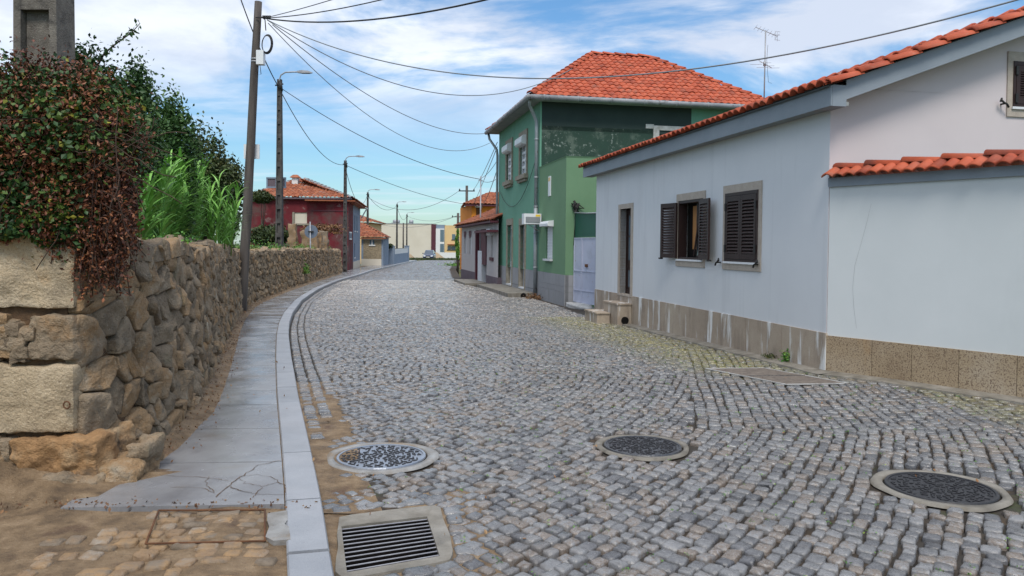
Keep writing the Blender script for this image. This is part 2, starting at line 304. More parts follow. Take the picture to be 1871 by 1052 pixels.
def surround(fr, a0, a1, z0, z1, w, d=.02, wb=None, wt=None):
    mb = MB(); wb = w if wb is None else wb; wt = w if wt is None else wt
    fr.box(mb, a0-w, a0, -.2, d, z0, z1); fr.box(mb, a1, a1+w, -.2, d, z0, z1)
    fr.box(mb, a0-w, a1+w, -.2, d+.002, z1, z1+wt)
    if wb > 0: fr.box(mb, a0-w, a1+w, -.2, d+.004, z0-wb, z0)
    return mb
def shutter(fr, a0, a1, z0, z1, d, n, fw=.06, th=.035):
    mb = MB()
    fr.box(mb, a0, a0+fw, d, d+th, z0, z1); fr.box(mb, a1-fw, a1, d, d+th, z0, z1)
    fr.box(mb, a0+fw, a1-fw, d+.001, d+th-.001, z0, z0+fw*1.4); fr.box(mb, a0+fw, a1-fw, d+.001, d+th-.001, z1-fw*1.4, z1)
    zz = np.linspace(z0+fw*1.4, z1-fw*1.4, n+1)
    for i in range(n):
        h = zz[i+1]-zz[i]
        p0 = (zz[i]+h*.12); mb.hexa([fr.P(a0+fw, d+.002, p0+h*.75), fr.P(a1-fw, d+.002, p0+h*.75), fr.P(a1-fw, d+th, p0), fr.P(a0+fw, d+th, p0),
                                    fr.P(a0+fw, d+.002, p0+h*.75+.008), fr.P(a1-fw, d+.002, p0+h*.75+.008), fr.P(a1-fw, d+th, p0+.014), fr.P(a0+fw, d+th, p0+.014)])
    return mb
def inpoly(u, v, poly):
    ins = np.zeros(u.shape, bool); n = len(poly)
    for i in range(n):
        x1, y1 = poly[i]; x2, y2 = poly[(i+1) % n]
        c = ((y1 > v) != (y2 > v)) & (u < (x2-x1)*(v-y1)/((y2-y1) if y2 != y1 else 1e-9)+x1)
        ins ^= c
    return ins
def tiles(mb, pts, tw=.22, cl=.36, amp=.04, k=8, step=.03, thick=.022, over=.04):
    """barrel tiles over the planar polygon pts; pts[0]->pts[1] is the eave"""
    pts = [A(p, float) for p in pts]; O = pts[0]; U = nz(pts[1]-pts[0]); Nn = nz(np.cross(U, pts[2]-pts[0]))
    if Nn[2] < 0: Nn = -Nn
    V = np.cross(Nn, U)
    if V[2] < 0: V = -V
    pl = [(np.dot(p-O, U), np.dot(p-O, V)) for p in pts]
    umin, umax = min(p[0] for p in pl), max(p[0] for p in pl); vmax = max(p[1] for p in pl)
    nt = max(1, int(round((umax-umin)/tw))); tw = (umax-umin)/nt
    u = umin+np.arange(nt*k+1)*tw/k
    ph = (np.arange(nt*k+1) % k)/k
    prof = amp*(np.abs(np.sin(PI*ph))**.8*1.25-.25)
    for c in range(int(math.ceil(vmax/cl))):
        v0, v1 = c*cl-over, (c+1)*cl
        v1 = min(v1, vmax)
        if v1 <= v0+.05: continue
        uc = (u[:-1]+u[1:])/2; msk = inpoly(uc, np.full(uc.shape, max(.02, (v0+v1)/2)), pl)
        if not msk.any(): continue
        tj = np.repeat(RNG.normal(0, .004, nt+1), k)[:nt*k+1]; vj = np.repeat(RNG.normal(0, .008, nt+1), k)[:nt*k+1]
        def row(v, h): return O+u[:, None]*U+(v+vj)[:, None]*V+(prof+h+tj)[:, None]*Nn
        lo, hi, sk = row(v0, step+thick), row(v1, thick), row(v0, step)
        n = len(u); idx = np.where(msk)[0]
        F1 = np.stack([idx, idx+1, idx+1+n, idx+n], 1); F2 = np.stack([idx+2*n, idx+1+2*n, idx+1, idx], 1)
        F3 = np.stack([idx+3*n, idx+n*3+1, idx+1+2*n, idx+2*n], 1)
        rt = RNG.random(nt+1)[idx//k]
        bk = row(min(v0+.25, v1), 0)
        mb.add(np.concatenate([lo, hi, sk, bk]), [F1, F2, F3], np.concatenate([rt]) if True else None, 0, True)
def ridge(mb, p, q, r=.11, seg=.38):
    p, q = A(p, float), A(q, float); L_ = np.linalg.norm(q-p); n = max(1, int(L_/seg)); t = (q-p)/L_
    side = nz(np.cross(t, [0, 0, 1])); upv = nz(np.cross(side, t))
    for i in range(n):
        a = p+t*(L_*i/n-.02); b = p+t*(L_*(i+1)/n+.03); V = []
        for (c, rr, h) in ((a, r*1.12, .035), (b, r*.9, .0), (a, r*.95, .02)):
            for j in range(7):
                th = PI*j/6; V.append(c+side*rr*math.cos(th)+upv*(rr*math.sin(th)*.8-.02+h))
        mb.add(V, A([[j, j+1, 8+j, 7+j] for j in range(6)]+[[14+j, 15+j, j+1, j] for j in range(6)]), random.random(), 0, True)
def cable(name, label, p, q, sag, r=.012, m='cable', n=24, group=None):
    p, q = A(p, float), A(q, float); mb = MB()
    pts = [p+(q-p)*t-A([0, 0, sag*4*t*(1-t)]) for t in np.linspace(0, 1, n)]
    mb.tube(pts, r, 6); return tag(mb.build(name, m, loc=p), label, 'cable', group)
# ------------------------------------------------------------------ leaves
def leaves(mb, cen, size, rnd=None, up=.3, asp=.55):
    n = len(cen); a = RNG.normal(size=(n, 3)); a /= np.linalg.norm(a, axis=1)[:, None]
    b = RNG.normal(size=(n, 3)); b[:, 2] *= (1-up); b -= a*np.sum(a*b, 1)[:, None]; b /= np.linalg.norm(b, axis=1)[:, None]
    s = (size*RNG.uniform(.6, 1.3, n))[:, None]; nn = np.cross(a, b)
    v = np.stack([cen-a*s, cen+b*s*asp+nn*s*.15, cen+a*s, cen-b*s*asp+nn*s*.15], 1).reshape(-1, 3)
    f = np.arange(4*n).reshape(-1, 4)
    mb.add(v, f, RNG.random(n) if rnd is None else rnd)
def blob(c, r, n, shell=.35, clumps=None, csz=.22):
    """points through an ellipsoid volume, gathered in clumps near its surface"""
    c = A(c); r = A(r) if hasattr(r, '__len__') else A([r]*3)
    k = clumps or max(8, n//60)
    d = RNG.normal(size=(k, 3)); d /= np.linalg.norm(d, axis=1)[:, None]
    cc = d*(1-shell*RNG.random(k)**1.5)[:, None]
    pick = RNG.integers(0, k, n); p = cc[pick]+RNG.normal(size=(n, 3))*csz
    return c+p*r, pick, k
def tree(name, label, px, pytop, Y, rpx, Zb, cat='tree', m='treeg', n=6000, ls=.05, group=None, pybot=445, lobes=4, thin=False):
    c_t = at(px, pytop, Y); sc = Y/F; r = rpx*sc
    base = A([c_t[0], c_t[1], Zb]); top = c_t[2]; h = top-Zb
    t = thing(name, label, cat, base, group)
    zb = max(Zb+.15*h, CAMZ+(445-pybot)*sc)
    mb = MB()
    ctr = []
    ctr.append((base[0], base[1], (top+zb)/2+.1*(top-zb), r*.8, (top-zb)/2*.92))
    for i in range(lobes):
        th = random.uniform(0, 2*PI); zz = random.uniform(zb+.2*(top-zb), zb+.75*(top-zb))
        ctr.append((base[0]+math.cos(th)*r*.55, base[1]+math.sin(th)*r*.55, zz, r*.5, (top-zb)*.25))
    for i, (x, y, z, rr, rz) in enumerate(ctr):
        m_ = int(n*(.45 if i == 0 else .55/lobes)); p, pk, k = blob((x, y, z), (rr, rr, rz), m_, csz=.2)
        rc = RNG.random(k)[pk]; leaves(mb, p, ls, np.clip(.6*rc+.4*RNG.random(m_), 0, 1))
    mb.build('crown', m, t)
    mb = MB(); mb.tube([base-A([0, 0, .3]), base+A([.03, 0, h*.3]), base+A([-.02, .05, h*.6])], [.05+.02*h, .04+.012*h, .02+.004*h], 8)
    for i, (x, y, z, rr, rz) in enumerate(ctr[1:]):
        s_ = base+A([0, 0, h*(.25+.08*i)]); mb.tube([s_, (s_+A([x, y, z]))/2+A([0, 0, .05]), A([x, y, z+rz*.4])], [.015+.008*h, .012+.004*h, .006], 6)
    mb.build('trunk', 'bark', t)
    return t
# ================================================================== SETTING
horizon_y = 447
sd = ray(652, 447); ST = nz([sd[0], sd[1], 0]); SN = A([-ST[1], ST[0], 0])          # street direction and the facing (left) normal of the right facades
bd = ray(-128, 440); BT = -nz([bd[0], bd[1], 0])                                       # yard wall, from the house corner towards the camera
# ground sheet
mb = MB(); ys = [-60, -10, 0, 9, 20, 34, 48, 70, 100, 150, 300, 3000]
V = []
for y in ys:
    for x in (-900, -60, 0, 60, 900): V.append((x*(4 if y > 1000 else 1), y, g(y)-(.08 if y > 90 or y < -20 else .32)))
mb.add(V, A([[i*5+j, i*5+j+1, (i+1)*5+j+1, (i+1)*5+j] for i in range(len(ys)-1) for j in range(4)]))
struct(mb.build('ground', 'grassy'))
# kerb outer edge
KO = [(622, 1090), (612, 1052), (601, 985), (590, 912), (565, 800), (546, 720), (533, 650), (528, 610), (529, 588), (536, 568), (552, 547), (580, 528), (620, 511), (680, 493), (740, 479.5), (762, 475)]
ko = [gp(px, py, .10) for px, py in KO]
first = ko[0]-(ko[2]-ko[0])*1.2; ko = [first]+ko
KY = [p[1] for p in ko]; KX = [p[0] for p in ko]
def kx(y): return np.interp(y, KY, KX)
# dense resample with smoothing
dy = np.concatenate([np.arange(KY[0], 40, .1), np.arange(40, KY[-1], .5)])
kxs = kx(dy); ker = np.ones(9)/9; kxs[4:-4] = np.convolve(kxs, ker, 'same')[4:-4]
def kx(y): return np.interp(y, dy, kxs)
kp = np.stack([kx(dy), dy], 1); seg = np.linalg.norm(np.diff(kp, axis=0), axis=1); kl = np.concatenate([[0], np.cumsum(seg)])
def kpt(s, off):
    """point on the kerb line at arc length s, off metres to the left (negative: into the road)"""
    x = np.interp(s, kl, kp[:, 0]); y = np.interp(s, kl, kp[:, 1])
    x2 = np.interp(s+.3, kl, kp[:, 0]); y2 = np.interp(s+.3, kl, kp[:, 1]); x1 = np.interp(s-.3, kl, kp[:, 0]); y1 = np.interp(s-.3, kl, kp[:, 1])
    t = nz([x2-x1, y2-y1, 0]); return A([x-t[1]*off, y+t[0]*off, 0])
def sofy(y): return float(np.interp(y, kp[:, 1], kl))
SL = kl[-1]
# kerb stones
KW = .21
mb = MB(); s = 0.; yb = gp(600, 1003, .1)[1]; s_break = sofy(yb)
while s < SL-.2:
    L_ = random.choice([.78, .95, 1.05]) if s < 40 else 2.5
    e = min(s+L_, SL)
    if s < s_break-.01 <= e: e = s_break-.012
    n = max(2, int((e-s)/.25)+1); ss = np.linspace(s+.004, e-.004, n)
    if e == s_break-.012: nxt = s_break+.022
    else: nxt = e
    V = []; dz = random.uniform(-.004, .004)
    for q in ss:
        for off, z in ((0.0, -.08), (0.004, .085), (.012, .098), (KW-.012, .102), (KW-.003, .094), (KW-.002, -.08)):
            p = kpt(q, off); V.append((p[0], p[1], g(p[1])+z+dz))
    k = 6
    Fq = [[i*k+j, i*k+j+1, (i+1)*k+j+1, (i+1)*k+j] for i in range(n-1) for j in range(k-1)]
    mb.add(V, [A(Fq), A([list(range(k)), [(n-1)*k+j for j in range(k)][::-1]])])
    s = nxt
struct(mb.build('kerb', 'kerb'))
# left wall base line (front face of the rubble wall)
WB = [(392, 648), (404, 622), (420, 592), (436, 571), (452, 556), (480, 545), (520, 530), (560, 517), (600, 505), (622, 498)]
wb = [gp(px, py, .10) for px, py in WB]
C0 = A([-2.73, 4.75, 0])
wbn = [C0, gp(290, 808, .1), gp(345, 745, .1), gp(374, 690, .1)]+wb
WY = [p[1] for p in wbn]; WX = [p[0] for p in wbn]
dw = np.arange(WY[0], WY[-1], .1); wxs = np.interp(dw, WY, WX); w2 = np.convolve(np.pad(wxs, 12, 'edge'), np.ones(25)/25, 'same')[12:-12]
w2[:3] = wxs[:3]
tt = np.clip((dw-dw[0])/1.5, 0, 1); wxs = wxs*(1-tt)+w2*tt
def wx(y): return np.interp(y, dw, wxs)
wpp = np.stack([wxs, dw], 1); wl = np.concatenate([[0], np.cumsum(np.linalg.norm(np.diff(wpp, axis=0), axis=1))]); WLEN = wl[-1]
# pavement slabs
mb = MB(); y_front = gp(400, 912, .1)[1]; s = sofy(y_front)
def wall_side(y): return wx(y)-.02 if WY[0] < y < WY[-1] else None
front = True
while s < SL-.5:
    L_ = random.uniform(.62, 1.0) if s < 45 else 3.
    if s > 45: L_ = 3.
    e = min(s+L_, SL-.3); ss = np.linspace(s+.007, e-.007, 4 if s < 45 else 3); V = []
    for q in ss:
        p = kpt(q, KW+.004); y = p[1]
        if y < 7.4: wxx = wx(y)+.17*(1-(y-4.5)/3.)*1+.02
        elif y < WY[-1]: wxx = wx(y)-.02
        else: wxx = p[0]-1.65
        t = kpt(q, 1.0)-kpt(q, 0.); lx = (wxx-p[0])
        for f in (0, .33, .66, 1):
            x = p[0]+lx*f; yy = y+t[1]/max(.3, -t[0])*(-lx*f)*.25
            V.append((x, yy, g(y)+.096+RNG.normal(0, .0006)))
    nn = len(ss); k = 4
    base = [(v[0], v[1], v[2]-.12) for v in V]
    Fq = [[i*k+j, i*k+j+1, (i+1)*k+j+1, (i+1)*k+j] for i in range(nn-1) for j in range(k-1)]
    m0 = nn*k
    Sd = [[j, j+1, m0+j+1, m0+j] for j in range(k-1)]+[[(nn-1)*k+j+m0, (nn-1)*k+j+1+m0, (nn-1)*k+j+1, (nn-1)*k+j] for j in range(k-1)]
    mb.add(V+base, A(Fq+Sd)); s = e
# crack material on the near broken slabs is real geometry further down (crack strips)
struct(mb.build('pavement', 'pave'))
# pavement bed and leaf-strewn strip of soil along the wall
mb = MB(); V = []
ysb = np.concatenate([np.arange(1.2, 12, .35), np.arange(12, 95, 2.)])
for y in ysb:
    x0 = kx(y)-KW+.02; x1 = (wx(y)-.3) if WY[0]+.2 < y < WY[-1] else (-5 if y <= WY[0]+.2 else x0-2.4)
    for f in np.linspace(0, 1, 12):
        x = x0+(x1-x0)*f
        hh = .055
        if y < y_front+.02: hh = .075+.012*math.sin(7*x+3*y)+RNG.normal(0, .004)
        elif y < WY[-1]: hh = .088+max(0, .07-(x-wx(y))*.25)*1.0 if (x-wx(y)) < .28 else .085
        V.append((x, y, g(y)+hh-(.0)))
k = 12
mb.add(V, A([[i*k+j, i*k+j+1, (i+1)*k+j+1, (i+1)*k+j] for i in range(len(ysb)-1) for j in range(k-1)]), smooth=True)
struct(mb.build('dirt_verge', 'dirt'))
# ------------------------------------------------------------------ setts
P1 = gp(1508, 680); P1[2] = 0                                      # near corner of the white house
FA = Fr(P1, ST, SN)                                                # a grows away from the camera
LW = FA.hit(1088, 500)[0]                                          # length of the white house
FB = Fr(P1, BT, -nz([BT[1], -BT[0], 0]) if np.dot([BT[1], -BT[0]], -P1[:2]) < 0 else nz([BT[1], -BT[0], 0]))
Pg = gp(1032, 558); Pg[2] = 0                                      # annex corner
FG = Fr(Pg, ST, SN)
aM = FG.hit(984, 500)[0]; aG = FG.hit(910, 500)[0]
print('LW', LW, 'P1', P1, 'FB.N', FB.N, 'Pg', Pg, 'aM,aG', aM, aG)
Pw_far = FA.P(LW, 0, 0)
# right limit of the road
RB = [(P1[0]+BT[0]*9, P1[1]+BT[1]*9), (P1[0], P1[1]), (Pw_far[0], Pw_far[1]), (Pg[0], Pg[1])]
e = FG.P(aM, 0, 0); RB.append((e[0], e[1])); e = FG.P(aG, 0, 0); RB.append((e[0]-.9, e[1]-.1)); e2 = gp(843, 508); RB += [(e2[0]-.3, e2[1]), (gp(826, 492)[0], gp(826, 492)[1]), (gp(822, 478)[0], 110)]
RBY = [p[1] for p in RB]; RBX = [p[0] for p in RB]
o_ = np.argsort(RBY); RBY = [RBY[i] for i in o_]; RBX = [RBX[i] for i in o_]
def rx(y): return np.interp(y, RBY, RBX)
covers = [(gp(697, 833), .335, .425), (gp(1174, 814), .31, .375), (gp(1718, 890), .34, .42)]
grate_px = [(624, 962), (780, 944), (803, 1016), (634, 1046)]
grate = [gp(*p) for p in grate_px]
grate_out = [gp(*p) for p in [(618, 942), (805, 922), (832, 1010), (824, 1024), (640, 1060), (612, 1052)]]
hatch = [gp(*p) for p in [(1290, 673), (1396, 672), (1549, 700), (1436, 702)]]
hat_c = sum(hatch)/4
def excluded(x, y):
    ex = (x < kx(y)+.05) | (x > rx(y)-.26)
    d = x-kx(y); ex |= (d < .40) & (y > 6.9) & (y < 34)
    ex |= (d < .30+.12*np.sin(y*5)) & (y > 5.5) & (y <= 6.9)
    ex |= (d < .22+.1*np.sin(y*9)) & (y > 4.9) & (y <= 5.5)
    for c, r, R in covers: ex |= (x-c[0])**2+(y-c[1])**2 < (R+.035)**2
    gg = sum(grate_out)/len(grate_out); sc = [(gg[0]+(p[0]-gg[0])*1.10, gg[1]+(p[1]-gg[1])*1.10) for p in grate_out]
    ex |= inpoly(x, y, sc)
    sc = [(hat_c[0]+(p[0]-hat_c[0])*1.08, hat_c[1]+(p[1]-hat_c[1])*1.1) for p in hatch]
    ex |= inpoly(x, y, sc)
    return ex
cyy, cxx = np.array([math.sin(t) for t in np.linspace(0, 2*PI, 9)[:-1]+PI/8]), np.array([math.cos(t) for t in np.linspace(0, 2*PI, 9)[:-1]+PI/8])
sq = 1/np.maximum(np.abs(cxx), np.abs(cyy)); UN = np.stack([cxx*sq, cyy*sq], 1)*.5; 
UN[:, 0] = np.sign(UN[:, 0])*np.abs(UN[:, 0]); # octagon points pushed towards the square
UN = A([(.5, .37), (.40, .5), (-.40, .5), (-.5, .37), (-.5, -.37), (-.40, -.5), (.40, -.5), (.5, -.37)])
mossy = lambda x, y: .7*np.clip(1.25-np.abs((rx(y)-.9)-x)/1.0, 0, 1)*((y > 9.0) & (y < 19))*np.clip((y-8.8)/1.5, 0, 1)+.45*((x > 4.5) & (y < 9.3))*np.clip(1.3-np.abs(rx(y)-.8-x), 0, 1)
def stones(mb, cx, cy, w, h, ang, near, base=0., hv=.004):
    n = len(cx)
    if n == 0: return
    rings = ((1.0, -.045), (.97, -.009), (.88, .000), (.60, .0035)) if near else ((1.0, -.03), (.96, -.004), (.84, .003))
    un = UN if near else A([(.5, .5), (-.5, .5), (-.5, -.5), (.5, -.5)])
    k = len(un); jit = RNG.normal(0, .042, (n, k, 2)) if near else RNG.normal(0, .04, (n, k, 2))
    tx, ty = RNG.normal(0, .035 if near else .045, n), RNG.normal(0, .035 if near else .045, n); hz = RNG.normal(0, hv, n)
    ca, sa = np.cos(ang)[:, None], np.sin(ang)[:, None]; VV = []
    for sc, z in rings:
        q = (un[None]+jit)*sc; lx = q[:, :, 0]*w[:, None]; ly = q[:, :, 1]*h[:, None]
        X = cx[:, None]+lx*ca-ly*sa; Y = cy[:, None]+lx*sa+ly*ca
        Z = g(Y)+base+z+(0 if sc == 1 else 1)*(hz[:, None]+lx*tx[:, None]+ly*ty[:, None])
        if near and sc < .95: Z = Z+RNG.normal(0, .0026, Z.shape)
        VV.append(np.stack([X, Y, Z], 2))
    Vt = np.concatenate(VV, 1).reshape(-1, 3); R = len(rings)
    b = np.arange(n)[:, None]*(R*k)
    fs = []
    for r in range(R-1):
        for j in range(k):
            fs.append(np.stack([b[:, 0]+r*k+j, b[:, 0]+r*k+(j+1) % k, b[:, 0]+(r+1)*k+(j+1) % k, b[:, 0]+(r+1)*k+j], 1))
    top = b+(R-1)*k+np.arange(k)[None]
    rn = RNG.random(n); mo = mossy(cx, cy)
    allq = np.stack(fs, 1).reshape(-1, 4)
    mb.add(Vt, [allq, top], rn, 0, near, mo)
mb = MB()
def make_rows(x0, x1, y0, y1, f, rh, wmin, wmax):
    xs, yy, ww, hh = [], [], [], []
    v = y0
    while v < y1:
        h = rh*random.uniform(.86, 1.14); x = x0+random.uniform(0, .15)
        m_ = int((x1-x0)/wmin)+2; wd = RNG.uniform(wmin, wmax, m_); ed = x+np.cumsum(wd); c = ed-wd/2
        keep = c < x1; c = c[keep]; wd = wd[keep]
        xs.append(c); yy.append(v+h/2+f(c)+.012*np.sin(c*2.3+v*3)+RNG.normal(0, .006, len(c))); ww.append(wd-.017+RNG.normal(0, .004, len(c))); hh.append(np.full(len(c), h-.013)+RNG.normal(0, .006, len(c)))
        v += h
    return [np.concatenate(q) for q in (xs, yy, ww, hh)]
fA = lambda x: .24*x-.055*np.clip(x, 0, 9)**2
fAd = lambda x: .24-.11*np.clip(x, 0, 9)
def inB(x, y): return (y > 6.75) & (x > .215*y+.15) & (y < 12.5)
x, y, w, h = make_rows(-14, 12, -2, 42, fA, .092, .082, .13)
PCX, PCY = -10.0, 12.5
def inN(x, y): return (y < 9.1+.25*x+.05*np.sin(4*x)) & ~inB(x, y)
ok = ~excluded(x, y) & ~inB(x, y) & ~inN(x, y) & (y > 1.6)
x, y, w, h = x[ok], y[ok], w[ok], h[ok]; an = np.arctan(fAd(x))*.8+RNG.normal(0, .06, len(x))
nr = y < 14+13*RNG.random(len(y))
stones(mb, x[nr], y[nr], w[nr], h[nr], an[nr], True); stones(mb, x[~nr], y[~nr], w[~nr], h[~nr], an[~nr], False)
x, y, w, h = make_rows(-14, 4, 38, 112, fA, .13, .12, .2)
ok = ~excluded(x, y) & (y > 41.0+.24*x) & (y < 111); ok &= (y > 42.0+fA(x)-.0)
x, y, w, h = x[ok], y[ok], w[ok], h[ok]
stones(mb, x, y, w, h, np.arctan(fAd(x))*.8, False)
# near patch: rows laid in wide arcs
xs_, ys_, ws_, hs2, as_ = [], [], [], [], []
r = 3.5
while r < 24:
    hh = .093*random.uniform(.86, 1.16); a0 = -1.5+random.uniform(0, .1)/r; n = int(r*1.75/.082)+2; wd = RNG.uniform(.080, .132, n); ed_ = np.cumsum(wd); c = ed_-wd/2; th = a0+c/r; k_ = th < .15
    th = th[k_]; wd = wd[k_]; rr = r+hh/2+.012*np.sin(th*r*2.1+r)+RNG.normal(0, .008, len(th))
    xs_.append(PCX+rr*np.cos(th)); ys_.append(PCY+rr*np.sin(th)); ws_.append(wd-.017+RNG.normal(0, .004, len(th))); hs2.append(np.full(len(th), hh-.012)+RNG.normal(0, .005, len(th))); as_.append(th+PI/2+RNG.normal(0, .06, len(th)))
    r += hh
x, y, w, h, an = [np.concatenate(q) for q in (xs_, ys_, ws_, hs2, as_)]
ok = ~excluded(x, y) & inN(x, y) & (y > 1.6) & (x < 9)
stones(mb, x[ok], y[ok], w[ok], h[ok], an[ok], True)
# patch B, rows running away from the camera
x, y, w, h = make_rows(4, 16, -12, 2, lambda q: 0*q, .105, .085, .135)      # local: along, across
th = math.radians(79); X = x*math.cos(th)-y*math.sin(th); Y = x*math.sin(th)+y*math.cos(th)
ok = ~excluded(X, Y) & inB(X, Y); stones(mb, X[ok], Y[ok], w[ok], h[ok], np.full(ok.sum(), th), True)
# gutter rows along the kerb
for row in range(3):
    s = sofy(6.2 if row == 0 else (6.9 if row == 1 else 8.)); cx, cy, ww, hh, aa = [], [], [], [], []
    while s < sofy(36):
        L_ = random.uniform(.07, .11); p = kpt(s+L_/2, -(.085+.13*row)); q = kpt(s+L_/2+.05, -(.085+.13*row))
        cx.append(p[0]); cy.append(p[1]); ww.append(L_-.012); hh.append(.115); aa.append(math.atan2(q[1]-p[1], q[0]-p[0])); s += L_
    stones(mb, *[A(q) for q in (cx, cy, ww, hh, aa)], True)
# ring of setts round the grate
gc = sum(grate_out)/len(grate_out)
go = [gc+(p-gc)*1.19 for p in grate_out[:5]]
for i in (0, 1, 2, 3):
    a, b = go[i], go[i+1]; L_ = np.linalg.norm(b-a); n = max(1, int(L_/.13)); t = (b-a)/L_
    pts = [a+t*(j+.5)*L_/n for j in range(n)]
    cxr = A([p[0] for p in pts]); cyr = A([p[1] for p in pts]); okk = cxr > kx(cyr)+.09
    stones(mb, cxr[okk], cyr[okk], np.full(okk.sum(), L_/n-.02), np.full(okk.sum(), .10), np.full(okk.sum(), math.atan2(t[1], t[0])), True)
setts = mb
# bed under the setts (same object)
V = []; ysb = np.concatenate([np.arange(1., 20, .25), np.arange(20, 112, 2.)]); k = 24; ms = []
for y in ysb:
    x0 = kx(y)-.05; x1 = rx(y)+.3
    for f in np.linspace(0, 1, k):
        x = x0+(x1-x0)*f; dk = x-kx(y)
        z = -.028 if y < 30 else -.02
        if dk < .55 and 4.2 < y < 9: z = -.002
        V.append((x, y, g(y)+z+RNG.normal(0, .0015)))
Vv = A(V).reshape(len(ysb), k, 3); cen = (Vv[:-1, :-1]+Vv[1:, 1:])/2
mo = mossy(cen[:, :, 0].ravel(), cen[:, :, 1].ravel())
lt = ((cen[:, :, 0]-kx(cen[:, :, 1]) < .55) & (cen[:, :, 1] < 9)).ravel()
Fq = A([[i*k+j, i*k+j+1, (i+1)*k+j+1, (i+1)*k+j] for i in range(len(ysb)-1) for j in range(k-1)])
gcut = ((np.abs(cen[:, :, 0]-gc[0]) < .44) & (np.abs(cen[:, :, 1]-gc[1]) < .42)).ravel()
mb.add(Vv.reshape(-1, 3), [Fq[~lt & ~gcut]], .5, 1, True, mo[~lt & ~gcut])
mb.add(Vv.reshape(-1, 3), [Fq[lt & ~gcut]], .5, 2, True)
# the crossing road at the far end
struct(mb.build('road', ['sett', 'bed', 'dirt']))
# worn setts laid in the verge at the lower left, a part of the verge look
mb = MB(); x, y, w, h = make_rows(-3.2, -.9, 2.2, 4.5, lambda q: .05*q, .095, .09, .15)
fr_px = [(290, 934), (484, 933), (484, 990), (266, 995)]; frm = [gp(px, py, .09) for px, py in fr_px]
inside = inpoly(x, y, [(p[0], p[1]) for p in frm])
nse = np.sin(x*3.1+1)+np.sin(y*4.3+x*2)+RNG.normal(0, .35, len(x))
ok = (x < kx(y)-KW-.06) & (y < y_front-.12) & (inside | ((nse > -.75) & (y < 3.97) & (x > -2.6-.5*(4-y))))
ok &= inside | (RNG.random(len(x)) < .72)
stones(mb, x[ok]+RNG.normal(0, .008, ok.sum()), y[ok]+RNG.normal(0, .008, ok.sum()), w[ok]*RNG.uniform(.88, 1.04, ok.sum()), h[ok]*RNG.uniform(.85, 1.02, ok.sum()), RNG.normal(.05, .09, ok.sum()), True, .084, .004)
struct(mb.build('verge_paving', 'vergest'))
mb = MB()
for i in range(4):
    a, b = frm[i].copy(), frm[(i+1) % 4].copy(); a[2] = b[2] = g(4)+.095; mb.tube([a, b], .0055, 6)
tag(mb.build('cover_frame', 'rust', loc=frm[0]), 'thin steel frame of a cover filled with small setts in the dirt', 'cover frame')
mb = MB(); pts = [gp(px, py, .1) for px, py in [(489, 937), (524, 932), (526, 948), (520, 957), (528, 962), (531, 985), (500, 988), (485, 980), (492, 962), (488, 950)]]
b0 = [p-A([0, 0, .03]) for p in pts]; n = len(pts); mb.poly(pts); mb.add(pts+b0, A([[i, (i+1) % n, n+(i+1) % n, n+i] for i in range(n)]))
tag(mb.build('concrete_patch', 'concg', loc=pts[0]), 'small wet white concrete patch between set frame and kerb', 'concrete patch')
# concrete strip along the foot of the white house and yard wall
mb = MB()
def strip(fr, a0, a1, w0, w1, n, hgt=.015):
    V = []
    for i in range(n+1):
        a = a0+(a1-a0)*i/n; y = fr.P(a, 0, 0)[1]
        for d, z in ((-.05, hgt+.02), (w0*.5, hgt+.012), (w0+.02*math.sin(i*2.1), hgt), (w0+.02*math.sin(i*2.1)+.01, -.05)):
            p = fr.P(a, d, 0); V.append((p[0], p[1], g(p[1])+z))
    mb.add(V, A([[i*4+j, i*4+j+1, (i+1)*4+j+1, (i+1)*4+j] for i in range(n) for j in range(3)]))
strip(FA, -.22, LW-.2, .24, .24, 30, .013); strip(FB, 0, 5, .24, .24, 20)
struct(mb.build('path', 'conc'))
